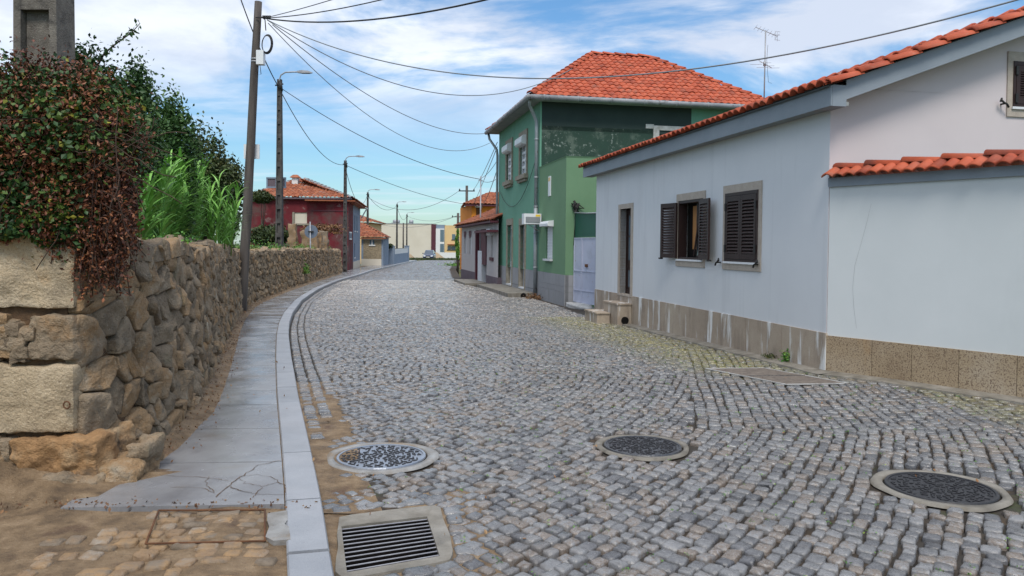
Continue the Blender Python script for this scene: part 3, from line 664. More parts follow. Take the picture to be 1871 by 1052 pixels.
# manhole covers
def manhole(c, r, R, label, m, mring, dense, group):
    c = A([c[0], c[1], g(c[1])]); t = thing('manhole_cover', label, 'manhole cover', c, group)
    mb = MB(); n = 48; V = []
    for i in range(n):
        th = 2*PI*i/n; ro = R*(1+.03*math.sin(3*th+r*20)+.015*math.sin(7*th)); cs, sn = math.cos(th), math.sin(th)
        for rr, z in ((r+.012, -.02), (r+.014, .001), (ro*.97, .002), (ro, -.016)): V.append((c[0]+rr*cs, c[1]+rr*sn, c[2]+z))
    mb.add(V, A([[i*4+j, ((i+1) % n)*4+j, ((i+1) % n)*4+j+1, i*4+j+1] for i in range(n) for j in range(3)]), .5, 0, True)
    mb.build('concrete_ring', mring, t)
    mb = MB(); V = [(c[0], c[1], c[2]-.002)]
    for rr, z in ((r*.93, -.002), (r*.935, .005), (r*.985, .005), (r, -.004)):
        for i in range(n): th = 2*PI*i/n; V.append((c[0]+rr*math.cos(th), c[1]+rr*math.sin(th), c[2]+z))
    mb.add(V, [A([[0, 1+i, 1+(i+1) % n] for i in range(n)]), A([[1+q*n+i, 1+q*n+(i+1) % n, 1+(q+1)*n+(i+1) % n, 1+(q+1)*n+i] for q in range(3) for i in range(n)])], .4)
    # raised studs
    for (rr, th, ph) in [(r*.9*(j+.5)/8, 2*PI*i/max(1, int(6*(j+.5)))+j*.3+random.uniform(-.06, .06), 2*PI*i/max(1, int(6*(j+.5)))+(PI/4 if (i+j) % 2 else -PI/4)+random.uniform(-.25, .25)) for j in range(8) for i in range(int(6*(j+.5)))]:
        if random.random() < .14: continue
        x, y = c[0]+rr*math.cos(th), c[1]+rr*math.sin(th); l, w_ = random.uniform(.012, .019), .0055; ca, sa = math.cos(ph), math.sin(ph); z0, z1 = c[2]-.004, c[2]+.0045
        co = [(x+a*ca*l-b*sa*w_, y+a*sa*l+b*ca*w_) for a, b in ((-1, -1), (1, -1), (1, 1), (-1, 1))]
        mb.hexa([(p[0], p[1], z0) for p in co]+[(p[0], p[1], z1) for p in co], random.random(), 1)
    mb.build('cover', [m, 'irondry'], t)
manhole(*covers[0], 'wet shiny iron manhole cover nearest the pavement kerb', 'ironwet', 'concg', 240, 'round manhole covers')
manhole(*covers[1], 'middle iron manhole cover with a muddy ring, centre of the street', 'iron', 'concd', 240, 'round manhole covers')
manhole(*covers[2], 'black iron manhole cover with wide pale concrete ring at lower right', 'irondry', 'conc', 260, 'round manhole covers')
# drain grate
gz = g(4)
t = thing('drain_grate', 'rectangular steel bar storm drain grate set in concrete beside the kerb', 'drain grate', (gc[0], gc[1], gz))
mb = MB(); no = len(grate_out)
import itertools
gi = [gc*0+A([p[0], p[1], gz]) for p in grate]
outer = [A([p[0], p[1], gz]) for p in grate_out]
# ring between outer outline and inner rectangle: pair inner corners with resampled outline
def resample(poly, n):
    P = poly+[poly[0]]; L_ = np.concatenate([[0], np.cumsum([np.linalg.norm(P[i+1]-P[i]) for i in range(len(poly))])]); out = []
    for q in np.linspace(0, L_[-1], n, endpoint=False):
        i = min(np.searchsorted(L_, q, 'right')-1, len(poly)-1); out.append(P[i]+(P[i+1]-P[i])*(q-L_[i])/(L_[i+1]-L_[i]))
    return out
def polar(poly, c, th):
    best = 0
    for i in range(len(poly)):
        a, b = poly[i][:2]-c[:2], poly[(i+1) % len(poly)][:2]-c[:2]; d = A([math.cos(th), math.sin(th)]); e_ = b-a
        den = d[0]*e_[1]-d[1]*e_[0]
        if abs(den) < 1e-12: continue
        tt_ = (a[0]*e_[1]-a[1]*e_[0])/den; uu = (a[0]*d[1]-a[1]*d[0])/den
        if tt_ > 0 and -1e-6 <= uu <= 1+1e-6: best = max(best, tt_)
    return best
gic = sum(gi)/4; angs = sorted(set([2*PI*i/40-PI for i in range(40)]+[math.atan2(p[1]-gic[1], p[0]-gic[0]) for p in gi])); n = len(angs); V = []
for th in angs:
    ri = polar(gi, gic, th)+.001; ro = polar(outer, gic, th)*(1+.015*math.sin(5*th)); d = A([math.cos(th), math.sin(th), 0])
    for rr, z in ((ri, -.26), (ri, .002), (ro*.985, .004), (ro, -.02)): V.append(gic+d*rr+A([0, 0, z]))
mb.add(V, A([[i*4+j, ((i+1) % n)*4+j, ((i+1) % n)*4+j+1, i*4+j+1] for i in range(n) for j in range(3)]), .5)
mb.build('concrete_surround', 'conc', t)
mb = MB(); nb = 11
for i in range(nb):
    f = (i+.5)/nb; a = gi[0]+(gi[3]-gi[0])*f; b = gi[1]+(gi[2]-gi[1])*f; dd = nz(gi[3]-gi[0])*.0048
    mb.hexa([a-dd+A([0, 0, -.007]), b-dd+A([0, 0, -.007]), b+dd+A([0, 0, -.007]), a+dd+A([0, 0, -.007]), a-dd+A([0, 0, -.004]), b-dd+A([0, 0, -.004]), b+dd+A([0, 0, -.004]), a+dd+A([0, 0, -.004])])
mb.build('bar', 'steel', t)
mb = MB(); mb.poly([p+A([0, 0, -.255]) for p in gi])
gj = [gic+(p-gic)*.985 for p in gi]
for i in range(4): mb.poly([gj[i]+A([0, 0, -.25]), gj[(i+1) % 4]+A([0, 0, -.25]), gj[(i+1) % 4]+A([0, 0, -.012]), gj[i]+A([0, 0, -.012])])
mb.build('pit', 'dark', t)  # near-black floor and liner paint the shade below the bars
# put back small patches of dirt round the grate
mb = MB(); n = len(angs); V = []
for th in angs:
    d = A([math.cos(th), math.sin(th), 0]); ro = polar(outer, gic, th)
    for rr, z in ((ro*.98, -.012), (ro*1.2, -.006), (ro*1.75, -.014)):
        q = gic+d*rr; q[0] = max(q[0], kx(q[1])-.05); q[2] = gz+z; V.append(q)
mb.add(V, A([[i*3+j, ((i+1) % n)*3+j, ((i+1) % n)*3+j+1, i*3+j+1] for i in range(n) for j in range(2)]), .5, 0, True)
struct(mb.build('dirt_patch', 'dirt'))
# rectangular hatch by the white house
t = thing('inspection_hatch', 'long rectangular inspection cover with pale frame by the white house', 'inspection cover', hat_c)
hz = [A([p[0], p[1], g(p[1])+.004]) for p in hatch]
mb = MB()
for i in range(4): 
    a, b = hz[i], hz[(i+1) % 4]; s_ = nz(np.cross(b-a, [0, 0, 1]))*.012; u_ = A([0, 0, .012])
    mb.hexa([a-s_-u_, b-s_-u_, b+s_-u_, a+s_-u_, a-s_, b-s_, b+s_, a+s_])
mb.build('frame', 'concw', t)
mb = MB(); mb.poly([p-A([0, 0, .004]) for p in hz]); mb.build('infill', 'earthstone', t)
mb = MB(); m1, m2 = hz[0]+(hz[3]-hz[0])*.52, hz[1]+(hz[2]-hz[1])*.52; s_ = nz(hz[3]-hz[0])*.012
mb.hexa([m1-s_-A([0, 0, .01]), m2-s_-A([0, 0, .01]), m2+s_-A([0, 0, .01]), m1+s_-A([0, 0, .01]), m1-s_, m2-s_, m2+s_, m1+s_]); mb.build('divider', 'iron', t)
# ================================================================== LEFT RUBBLE WALL
def clip(poly, a, b, c):
    out = []; n = len(poly)
    for i in range(n):
        p, q = poly[i], poly[(i+1) % n]; dp = a*p[0]+b*p[1]-c; dq = a*q[0]+b*q[1]-c
        if dp <= 0: out.append(p)
        if (dp < 0) != (dq < 0) and dp != dq:
            t_ = dp/(dp-dq); out.append((p[0]+(q[0]-p[0])*t_, p[1]+(q[1]-p[1])*t_))
    return out
def voronoi(seeds, x0, x1, y0, y1, R):
    seeds = A(seeds); cells = []
    for i, s_ in enumerate(seeds):
        d = np.linalg.norm(seeds-s_, axis=1); nb_ = np.where((d < R) & (d > 1e-9))[0]; nb_ = nb_[np.argsort(d[nb_])][:18]
        poly = [(max(x0, s_[0]-R), y0), (min(x1, s_[0]+R), y0), (min(x1, s_[0]+R), y1), (max(x0, s_[0]-R), y1)]
        for j in nb_:
            q = seeds[j]; a, b = q-s_; poly = clip(poly, a, b, (np.dot(q, q)-np.dot(s_, s_))/2)
            if len(poly) < 3: break
        if len(poly) >= 3: cells.append(poly)
    return cells
def rockface(mb, poly, mapf, bulge, gap=.012, sub=True, mi=0):
    P = A(poly); c = P.mean(0); 
    # chaikin smoothing
    for _ in range(2 if sub else 1):
        Q = np.roll(P, -1, 0); P = np.stack([.88*P+.12*Q, .12*P+.88*Q], 1).reshape(-1, 2)
    sz = np.sqrt(max(1e-6, np.mean(np.sum((P-c)**2, 1)))); n = len(P); P = P+RNG.normal(0, .025*sz, P.shape)
    sh = max(.5, 1-gap*.55/sz); tl = RNG.normal(0, .14, 2); bz = bulge*random.uniform(.5, 1.3)
    rings = ((sh, -.07), (sh*.998, .30*bz), (sh*.965, .78*bz), (sh*.88, .93*bz), (sh*.68, .98*bz), (sh*.45, 1.0*bz), (sh*.2, 1.0*bz)) if sub else ((sh, -.05), (sh*.9, .6*bz), (sh*.5, bz))
    V = []; ph = random.uniform(0, 50)
    for s_, d in rings:
        for p in P:
            q = c+(p-c)*s_; V.append(mapf(q[0], q[1], d+(np.dot(q-c, tl) if d > 0 else 0)+((noise.noise(Vector((q[0]*8+ph, q[1]*8, ph)))*.040+noise.noise(Vector((q[0]*23, q[1]*23, ph)))*.020) if d > .3*bz else 0)))
    k = len(rings); Fq = [[r*n+j, r*n+(j+1) % n, (r+1)*n+(j+1) % n, (r+1)*n+j] for r in range(k-1) for j in range(n)]
    mb.add(V, [A(Fq), A([[(k-1)*n+j for j in range(n)]])], random.random(), mi, sub)
def rock(mb, c, half, axes, rough=.06, p=3.5, nu=14, nv=10, mi=0, seed=None):
    """rounded noisy block"""
    c = A(c); V = []
    ph = RNG.uniform(0, 6, 9)
    for i in range(nv+1):
        la = -PI/2+PI*i/nv
        for j in range(nu):
            lo = 2*PI*j/nu; d = A([math.cos(la)*math.cos(lo), math.cos(la)*math.sin(lo), math.sin(la)])
            r = (np.sum(np.abs(d)**p))**(-1/p); n_ = 1+rough*(math.sin(3*d[0]+ph[0])*math.sin(4*d[1]+ph[1])+.6*math.sin(7*d[2]+ph[2]+3*d[0])+.4*math.sin(9*d[1]+ph[3]+5*d[2]))
            q = d*r*n_*A(half); V.append(c+axes[0]*q[0]+axes[1]*q[1]+axes[2]*q[2])
    mb.add(V, A([[i*nu+j, i*nu+(j+1) % nu, (i+1)*nu+(j+1) % nu, (i+1)*nu+j] for i in range(nv) for j in range(nu)]), random.random(), mi, True)
WH = 1.57
def wz(y): return g(y)*.9
def wmap(s_, z, d):
    x = np.interp(s_, wl, wpp[:, 0]); y = np.interp(s_, wl, wpp[:, 1]); x2 = np.interp(s_+.4, wl, wpp[:, 0]); y2 = np.interp(s_+.4, wl, wpp[:, 1]); x1 = np.interp(s_-.4, wl, wpp[:, 0]); y1 = np.interp(s_-.4, wl, wpp[:, 1])
    t_ = nz([x2-x1, y2-y1, 0]); nrm = A([t_[1], -t_[0], 0]); bat = (.8-z)*.07
    return A([x, y, 0])+nrm*(d+bat)+A([0, 0, z+g(y)])
wt = thing('rubble_wall', 'long rubble stone wall with big pale corner blocks along the pavement', 'stone wall', (C0[0], C0[1], 0))
# core
mb = MB(); sv = np.concatenate([[0.12], np.arange(.5, WLEN, .6), [WLEN]]); V = []
def wtop(s_): return WH+.035*math.sin(s_*1.3)+.03*math.sin(s_*3.1+1)
for s_ in sv:
    for z, d in ((-.1, -.02), (.8, -.02), (wtop(s_)-.06, -.02), (wtop(s_)-.06, -.5), (-.1, -.5)): V.append(wmap(s_, z, d))
mb.add(V, [A([[i*5+j, i*5+(j+1), (i+1)*5+(j+1), (i+1)*5+j] for i in range(len(sv)-1) for j in range(4)]), A([[0, 1, 2, 3, 4], [(len(sv)-1)*5+j for j in range(5)][::-1]])])
endm = Fr(C0, A([-1., -.09, 0]), A([.09, -1., 0]))
endm.box(mb, .05, 2.4, -.6, -.05, -.1, 1.58)
mb.build('earth_core', 'earth', wt)
# rubble stones on the side facing the street
seeds = []; z = .06
rows = 0
s_near = 0.0
while z < WH+.1:
    hh = random.uniform(.15, .25); s_ = random.uniform(0, .2)
    while s_ < WLEN:
        near = s_ < 6; wdt = random.uniform(.13, .50) if near else random.uniform(.17, .42)
        seeds.append((s_+wdt/2, z+hh/2+random.uniform(-.07, .07)))
        if random.random() < .22: seeds.append((s_+wdt*random.random(), z+hh*random.random()))
        s_ += wdt
    z += hh
cells = voronoi(seeds, 0.03, WLEN, -.08, WH+.02, 1.0)
mb = MB()
for cpoly in cells:
    P = A(cpoly); s_ = P[:, 0].mean()
    P = [(p[0], min(p[1], wtop(p[0]))) for p in cpoly]
    rockface(mb, P, wmap, (.040 if s_ < 12 else .05), gap=.010 if s_ < 14 else .018, sub=s_ < 12)
mb.build('rubble_face', 'stone', wt)
# cap stones along the top
seeds = [(s_+random.uniform(-.07, .07), .1+.2*q+random.uniform(-.06, .06)) for s_ in np.arange(.2, WLEN, .27) for q in range(3)]
mb = MB()
for cpoly in voronoi(seeds, .1, WLEN, -.03, .55, .9):
    def tmap(a, b, d): return wmap(a, wtop(a)-.06+d, -b+.02)
    rockface(mb, cpoly, tmap, .06+random.random()*.03, sub=A(cpoly)[:, 0].mean() < 12)
mb.build('coping_stones', 'stone', wt)
# corner blocks (end face, seen head on) + returns on the street side
ax = (endm.U, -endm.N, A([0, 0, 1.])); sdir = nz(wmap(.6, 0, 0)-wmap(.1, 0, 0)); sdir[2] = 0; sdir = nz(sdir)
mb = MB()
def boxrock(mb, c, half, axes, amp=.012, nu=(16, 8, 12), mi=0, rnd_=.03):
    ph = Vector(RNG.uniform(0, 40, 3)); r_ = random.random()
    for ax_ in range(3):
        for sg in (-1, 1):
            i1, i2 = [(1, 2), (2, 0), (0, 1)][ax_]; n1, n2 = nu[i1], nu[i2]; V = []
            for a in np.linspace(-1, 1, n1+1):
                for b in np.linspace(-1, 1, n2+1):
                    q = np.zeros(3); q[ax_] = sg; q[i1] = a; q[i2] = b; p = q*half
                    inn = np.clip(p, -(A(half)-rnd_), A(half)-rnd_); d = p-inn; l_ = np.linalg.norm(d); p = inn+(d/l_*rnd_ if l_ > 1e-9 else d)
                    w_ = c+axes[0]*p[0]+axes[1]*p[1]+axes[2]*p[2]; v_ = Vector(w_)
                    n_ = amp*(noise.noise(v_*4+ph)*1.6+noise.noise(v_*11+ph)*.9+noise.noise(v_*30+ph)*.55)
                    o_ = q/np.linalg.norm(q); V.append(w_+(axes[0]*o_[0]+axes[1]*o_[1]+axes[2]*o_[2])*n_)
            F_ = A([[i*(n2+1)+j, i*(n2+1)+j+1, (i+1)*(n2+1)+j+1, (i+1)*(n2+1)+j] for i in range(n1) for j in range(n2)])
            mb.add(V, F_ if sg < 0 else F_[:, ::-1], r_, mi, True)
def block(a0, a1, z0, z1, d=0., dep=.4, mi=0, rough=.018, pw=9):
    c = endm.P((a0+a1)/2, d-dep/2, (z0+z1)/2); boxrock(mb, c, A([(a1-a0)/2-.006, dep/2, (z1-z0)/2-.008]), ax, .010+rough*.5, (40 if a0 < .5 else 10, 12, 24 if a0 < .5 else 8), mi, .022)
block(-.02, .95, 1.165, 1.665); block(.97, 1.9, 1.12, 1.66)
block(-.01, .275, .855, 1.145, .0, .62, 1, .03, 7); block(.52, 1.3, .86, 1.14, -.02)
block(-.02, .93, .395, .835, .02); block(.95, 1.8, .4, .84)
block(-.18, .33, .085, .375, .07, .55, 2, .05, 5)
block(.58, 1.1, .06, .38, .02, .4, 1)
for q in range(22):
    a = random.uniform(.28, .5); z = random.uniform(.87, 1.13); boxrock(mb, endm.P(a, -.08, z), A([random.uniform(.03, .07), .1, random.uniform(.025, .055)]), ax, .016, (6, 4, 6), 1, .012)
for q in range(10):
    boxrock(mb, endm.P(random.uniform(.34, .56), -.06, random.uniform(.1, .36)), A([random.uniform(.05, .09), .1, random.uniform(.04, .07)]), ax, .018, (8, 4, 8), 1, .014)
for a, z, w_, h_, d in ((-.28, .09, .13, .1, .0), (-.02, .03, .2, .13, .12), (.3, .0, .2, .11, .12), (.62, .0, .16, .12, .05), (.46, -.01, .13, .09, .2), (.95, .02, .2, .12, .1), (-.36, .22, .08, .09, -.1)):
    boxrock(mb, endm.P(a, d-.12, z), A([w_, .16, h_]), ax, .035, (12, 10, 10), 1, .03)
mb.build('corner_block', ['ashlar', 'stone', 'rust_stone'], wt)
for (px, py, kind) in ((127, 738, 0), (177, 813, 1), (144, 618, 1)):
    p = at(px, py, 4.72 if kind == 0 else 4.95); mb = MB()
    if kind == 0: mb.tube([p+A([.02*math.cos(q), -.03, .022*math.sin(q)]) for q in np.linspace(0, 2*PI, 13)], .005, 6)
    else: mb.tube([p+A([0, .05, .03]), p+A([0, -.03, .03]), p+A([0, -.05, 0]), p+A([0, -.05, -.06]), p+A([0.01, -.03, -.08])], .007, 6)
    mb.build('iron_hook', 'rust', wt)
# garden ground behind the wall
mb = MB(); V = []; yy = np.arange(C0[1]+.3, 56, 2.)
for y in yy:
    xb = (wx(y) if y < WY[-1] else WX[-1]-.21*(y-WY[-1]))-.45
    for x in (xb, xb-2, xb-8, xb-60): V.append((x, y+(0 if x > xb-1 else 0), 1.38+g(y)*.9))
mb.add(V, A([[i*4+j, i*4+j+1, (i+1)*4+j+1, (i+1)*4+j] for i in range(len(yy)-1) for j in range(3)]))
struct(mb.build('garden_ground', 'grassy'))
# litter along the wall foot
mb = MB(); n = 1500; s_ = RNG.uniform(.1, 22, n); cen = A([wmap(a, 0, 0) for a in s_]); offs = np.abs(RNG.normal(0, .12, n))+.05
cen[:, 0] += offs; cen[:, 2] = g(cen[:, 1])+.10+.045*np.clip(1-offs/.3, 0, 1)+RNG.uniform(0, .012, n)
leaves(mb, cen, .012, None, .9)
n = 130; cen = np.stack([RNG.uniform(-3, -1.1, n), y_front+RNG.normal(-.08, .07, n), np.full(n, .098)], 1); leaves(mb, cen, .013, None, .9)
tag(mb.build('leaf_litter', 'litter'), 'brown dead leaf litter along the foot of the rubble wall', 'leaf litter', kind='stuff')
# cracks: thin dark lines in the near concrete
mb = MB()
def crack(pts, w_=.0018):
    P = [gp(px, py, .099) for px, py in pts]; V = []
    Q = []
    for i in range(len(P)-1):
        for f in np.linspace(0, 1, 5, endpoint=False): Q.append(P[i]+(P[i+1]-P[i])*f+A([RNG.normal(0, .005), RNG.normal(0, .005), 0]))
    Q.append(P[-1])
    for i, q in enumerate(Q):
        t_ = nz(Q[min(i+1, len(Q)-1)]-Q[max(i-1, 0)]); n_ = A([-t_[1], t_[0], 0])*w_*random.uniform(.4, 1.4); V += [q-n_, q+n_]
    mb.add(V, A([[2*i, 2*i+1, 2*i+3, 2*i+2] for i in range(len(Q)-1)]))
crack([(393, 908), (420, 885), (445, 868), (470, 850), (524, 838)], .0028); crack([(290, 868), (340, 870), (400, 874), (418, 878)]); crack([(310, 889), (370, 891), (392, 900)])
crack([(436, 872), (450, 882), (480, 888), (508, 880), (500, 872), (470, 866), (438, 870)]); crack([(420, 888), (440, 896), (470, 902), (524, 903)], .0028); crack([(478, 890), (470, 900), (462, 908)], .0028); crack([(380, 870), (376, 886), (392, 898)])
crack([(508, 880), (520, 886), (522, 900)], .0028)
struct(mb.build('pavement_crack', 'earth'))
# ================================================================== WHITE HOUSE
ez = FA.hit(1508, 608)[1]; zs = FA.hit(1512, 200)[1]
print('plinth top', ez, 'soffit', zs, 'far', FA.hit(1088, 532), FA.hit(1090, 320))
FGb = Fr(P1, -SN, -ST)                                    # gable plane: a runs right, d towards the camera
R_ = Fr(FGb.P(0, .33, 0), FGb.U, FGb.N)                   # plane of the rake board
q0 = R_.hit(1547, 146); q1 = R_.hit(1871, 31); slope = (q1[1]-q0[1])/(q1[0]-q0[0])
print('rake', q0, q1, slope)
def roofz(a): return q0[1]+slope*(a-q0[0])                # top of the boards, under the tiles
RW = 4.2; zr = roofz(RW)
t = thing('white_house', 'long low white rendered house with granite plinth, dark shutters and new tile roof', 'house', (P1[0], P1[1], 0))
def win(px0, px1, py0, py1, fr=FA):
    a1, z1 = fr.hit(px0, py0); a0, z0 = fr.hit(px1, py1); return a0, a1, z0, z1
# door and windows of the street front, from the photograph
dA1 = FA.hit(1134, 400)[0]; dA0 = FA.hit(1154, 400)[0]; dz1 = FA.hit(1144, 381)[1]; dz0 = FA.hit(1144, 538)[1]
w2a0 = FA.hit(1387, 400)[0]; w2a1 = FA.hit(1327, 400)[0]; w2z0 = FA.hit(1357, 480)[1]; w2z1 = FA.hit(1357, 350)[1]
w1a0 = FA.hit(1286, 400)[0]; w1a1 = FA.hit(1240, 400)[0]; w1z0, w1z1 = w2z0, w2z1-.02
print('door', dA0, dA1, dz0, dz1, 'w2', w2a0, w2a1, w2z0, w2z1, 'w1', w1a0, w1a1, FA.hit(1262, 476), FA.hit(1262, 365))
holes = [(dA0, dA1, dz0, dz1), (w2a0, w2a1, w2z0, w2z1), (w1a0, w1a1, w1z0, w1z1)]
mb = MB(); FA.wall(mb, 0, LW, -.35, zs+.25, holes, .2)
fb = Fr(FA.P(LW, 0, 0), -SN, ST); mb.poly([fb.P(0, 0, -.35), fb.P(2*RW, 0, -.35), fb.P(2*RW, 0, roofz(0)), fb.P(RW, 0, zr), fb.P(0, 0, roofz(0))], .5)
fk = Fr(FGb.P(2*RW, 0, 0), ST, -SN); fk.quad(mb, 0, LW, -.35, roofz(0), 0, .5)
mb.build('street_wall', 'white', t)
# gable wall with its window
ga0, gz1 = FGb.hit(1850, 112); gz0 = FGb.hit(1850, 197)[1]; ga1 = ga0+.95
mb = MB(); FGb.wall(mb, 0, 2*RW, -.2, roofz(0)-.02, [], .2)
xs = sorted([0., ga0, ga1, RW, 2*RW])
for i in range(len(xs)-1):
    x0, x1 = xs[i], xs[i+1]; zz = lambda a: (roofz(a) if a <= RW else roofz(2*RW-a))-.03; zb = roofz(0)-.02
    if abs(x0-ga0) < 1e-6:
        if gz0 > zb: mb.poly([FGb.P(x0, 0, zb), FGb.P(x1, 0, zb), FGb.P(x1, 0, gz0), FGb.P(x0, 0, gz0)], .5)
        mb.poly([FGb.P(x0, 0, max(gz1, zb)), FGb.P(x1, 0, max(gz1, zb)), FGb.P(x1, 0, zz(x1)), FGb.P(x0, 0, zz(x0))], .5)
    else: mb.poly([FGb.P(x0, 0, zb), FGb.P(x1, 0, zb), FGb.P(x1, 0, zz(x1)), FGb.P(x0, 0, zz(x0))], .5)
mb.build('gable_wall', 'gable', t)
# plinth slabs
mb = MB(); a = 0.0; lengths = [1.0, 1.05, .9, 1.1, 1.0, .95]
edges = [0, 1.02, 2.05, 2.95, 4.0, 5.1, dA0-.16, dA1+.16, LW]
edges = sorted([e_ for e_ in edges if e_ <= LW])
for i in range(len(edges)-1):
    if abs(edges[i]-(dA0-.16)) < 1e-6: continue
    FA.box(mb, edges[i]+(.004 if i else -.02), edges[i+1]-.004, -.1, .02, -.4, ez)
FA.box(mb, dA0-.155, dA1+.155, -.1, .018, -.4, dz0-.03)
mb.build('plinth', 'plinth', t)
# door
mb = surround(FA, dA0, dA1, dz0, dz1, .11, .02, .035); FA.box(mb, dA0-.02, dA1+.02, -.2, .035, dz0-.035, dz0+.002); mb.build('door_surround', 'surround', t)
mb = MB(); W_ = dA1-dA0
FA.box(mb, dA0, dA1, -.20, -.16, dz0, dz1); dr = mb.build('door', 'brown', t)
mb = MB()
for k_ in (.32, .68):
    FA.box(mb, dA0+.09*W_, dA1-.09*W_, -.165, -.145, dz0+k_*(dz1-dz0)-.02, dz0+k_*(dz1-dz0)+.02)
for k_ in (0, .94): FA.box(mb, dA0+W_*k_, dA0+W_*(k_+.07), -.165, -.135, dz0, dz1)
for k_ in (0, 1): FA.box(mb, dA0, dA1, -.165, -.14, dz0+(dz1-dz0-.1)*k_, dz0+(dz1-dz0-.1)*k_+.1)
mb.build('door_frame', 'brown', dr)
mb = MB()
for (c, lo, hi) in ((.2, .40, .92), (.55, .40, .92), (.2, .08, .28), (.55, .08, .28)):
    zz0, zz1 = dz0+(dz1-dz0)*lo, dz0+(dz1-dz0)*hi; aa0 = dA0+W_*c; aa1 = aa0+W_*.27
    n = 10; pts = []
    for i in range(n+1):
        f = i/n; pts.append(FA.P(aa0+(aa1-aa0)*(.15+.3*math.sin(PI*f)), -.155, zz0+(zz1-zz0)*f))
    pts2 = [FA.P(aa1, -.155, zz0+(zz1-zz0)*(i/n)) for i in range(n+1)][::-1]; mb.poly(pts+pts2)
mb.build('door_glass', 'glassb', dr)
mb = MB(); mb.tube([FA.P(dA0+.06, -.13, dz0+.95), FA.P(dA0+.06, -.10, dz0+1.0), FA.P(dA0+.06, -.10, dz0+1.15)], .012); mb.build('door_handle', 'metal', dr)
def holder(fr, a, z, root):
    mb = MB(); mb.tube([fr.P(a, 0, z), fr.P(a, .07, z)], .012, 6); mb.tube([fr.P(a-.06, .07, z+.05), fr.P(a-.02, .075, z+.01), fr.P(a+.03, .075, z-.01), fr.P(a+.06, .07, z-.05)], .015, 6)
    mb.tube([fr.P(a-.07, .07, z+.02), fr.P(a-.05, .07, z+.07)], .014, 6); return mb.build('shutter_holder', 'black', root)
# closed window
def window(fr, a0, a1, z0, z1, root, kind, n=16):
    wn = surround(fr, a0, a1, z0, z1, .085 if kind != 'open' else .07, .018, .12, .13).build('window_surround', 'surround', root)
    mb = MB(); fr.quad(mb, a0, a1, z0, z1, -.19); mb.build('dark_interior', 'dark', wn)
    mb = MB(); fr.box(mb, a0-.02, a1+.02, -.02, .045, z0-.02, z0+.012); mb.build('sill', 'pvc' if kind != 'x' else 'surround', wn)
    mb = MB()
    for (x0, x1, y0, y1) in ((a0, a0+.04, z0+.012, z1), (a1-.04, a1, z0+.012, z1), (a0+.04, a1-.04, z1-.05, z1), (a0+.04, a1-.04, z0+.012, z0+.05)): fr.box(mb, x0, x1, -.15, .03 if kind == 'closed' else .01, y0, y1)
    mb.build('window_frame', 'brown', wn)
    m_ = (a0+a1)/2
    if kind == 'closed':
        for (x0, x1) in ((a0+.042, m_-.002), (m_+.002, a1-.042)):
            sh = shutter(fr, x0, x1, z0+.055, z1-.055, .0, n).build('shutter', 'brown', root)
            mb = MB(); hx = x0 if x0 < m_-.1 else x1
            for f in (.2, .8): mb = MB(); fr.box(mb, hx-.02, hx+.02, .036, .05, z0+(z1-z0)*f-.06, z0+(z1-z0)*f+.06); mb.build('hinge', 'black', sh)
    else:
        # leaves hooked back, standing a little off the wall
        w_ = (a1-a0)/2
        for side, ang in ((0, 7), (1, 11)):
            if side == 0: f2 = fr.tilt(a0+.01, .06, 0, math.radians(ang), -1)
            else: f2 = fr.tilt(a1-.01, .03, 0, math.radians(ang), 1)
            sh = shutter(f2, 0, w_-.02, z0+.03, z1-.03, 0, n+1).build('shutter', 'brown', root)
            mb = MB(); f2.box(mb, w_-.04, w_+.01, -.02, .05, z0-.0, z0+.03); mb.build('latch', 'black', sh)
        mb = MB(); fr.box(mb, m_-.03, m_+.015, -.17, -.12, z0+.05, z1-.05); mb.build('mullion', 'brown', wn)
        mb = MB(); fr.quad(mb, m_+.06, m_+.3, z0+.2, z1-.1, -.18); mb.build('curtain', 'orange', wn)
        # inward tilted casement
        mb = MB(); p = [fr.P(a0+.06, -.10, z0+.07), fr.P(m_-.05, -.10, z0+.07), fr.P(m_-.05, -.17, z1-.1), fr.P(a0+.06, -.17, z1-.1)]
        mb.tube([fr.P(m_+.02, -.08, z0+.08), fr.P(m_-.14, -.13, z1-.1)], .018, 4, smooth=False); mb.tube([p[0], p[1]], .018, 4, smooth=False); mb.build('tilted_casement', 'brown', wn)
        mb = MB(); mb.poly(p); mb.build('pane', 'glass', wn)
    return wn
wn = window(FA, w2a0, w2a1, w2z0, w2z1, t, 'closed'); holder(FA, w2a0-.03, w2z0-.01, t); holder(FA, w2a1+.17, w2z0-.01, t)
window(FA, w1a0, w1a1, w1z0, w1z1, t, 'open')
wn = window(FGb, ga0, ga1, gz0, gz1, t, 'closed', 11); holder(FGb, ga0-.17, gz0+.04, t)
# fascia, soffit, rake boards
mb = MB(); FA.box(mb, -.33, LW+.45, -.03, .2, zs-.02, zs+.03); FA.box(mb, -.33, LW+.45, .165, .203, zs+.03, zs+.235)
mb.build('soffit', 'soffit', t)
mb = MB(); FA.box(mb, -.335, LW+.452, .205, .222, zs-.028, zs+.24)
ra, rb = -.222, q0[0]
R_.box(mb, -.2, rb, -.3, .004, zs-.03, roofz(-.2)+.005)
def rakeboard(mb, a0, a1, th=.24):
    for d0, d1 in ((-.02, .0),):
        mb.hexa([R_.P(a0, d0, roofz(a0)-th), R_.P(a1, d0, roofz(a1)-th), R_.P(a1, d1, roofz(a1)-th), R_.P(a0, d1, roofz(a0)-th), R_.P(a0, d0, roofz(a0)), R_.P(a1, d0, roofz(a1)), R_.P(a1, d1, roofz(a1)), R_.P(a0, d1, roofz(a0))])
rakeboard(mb, rb, RW)
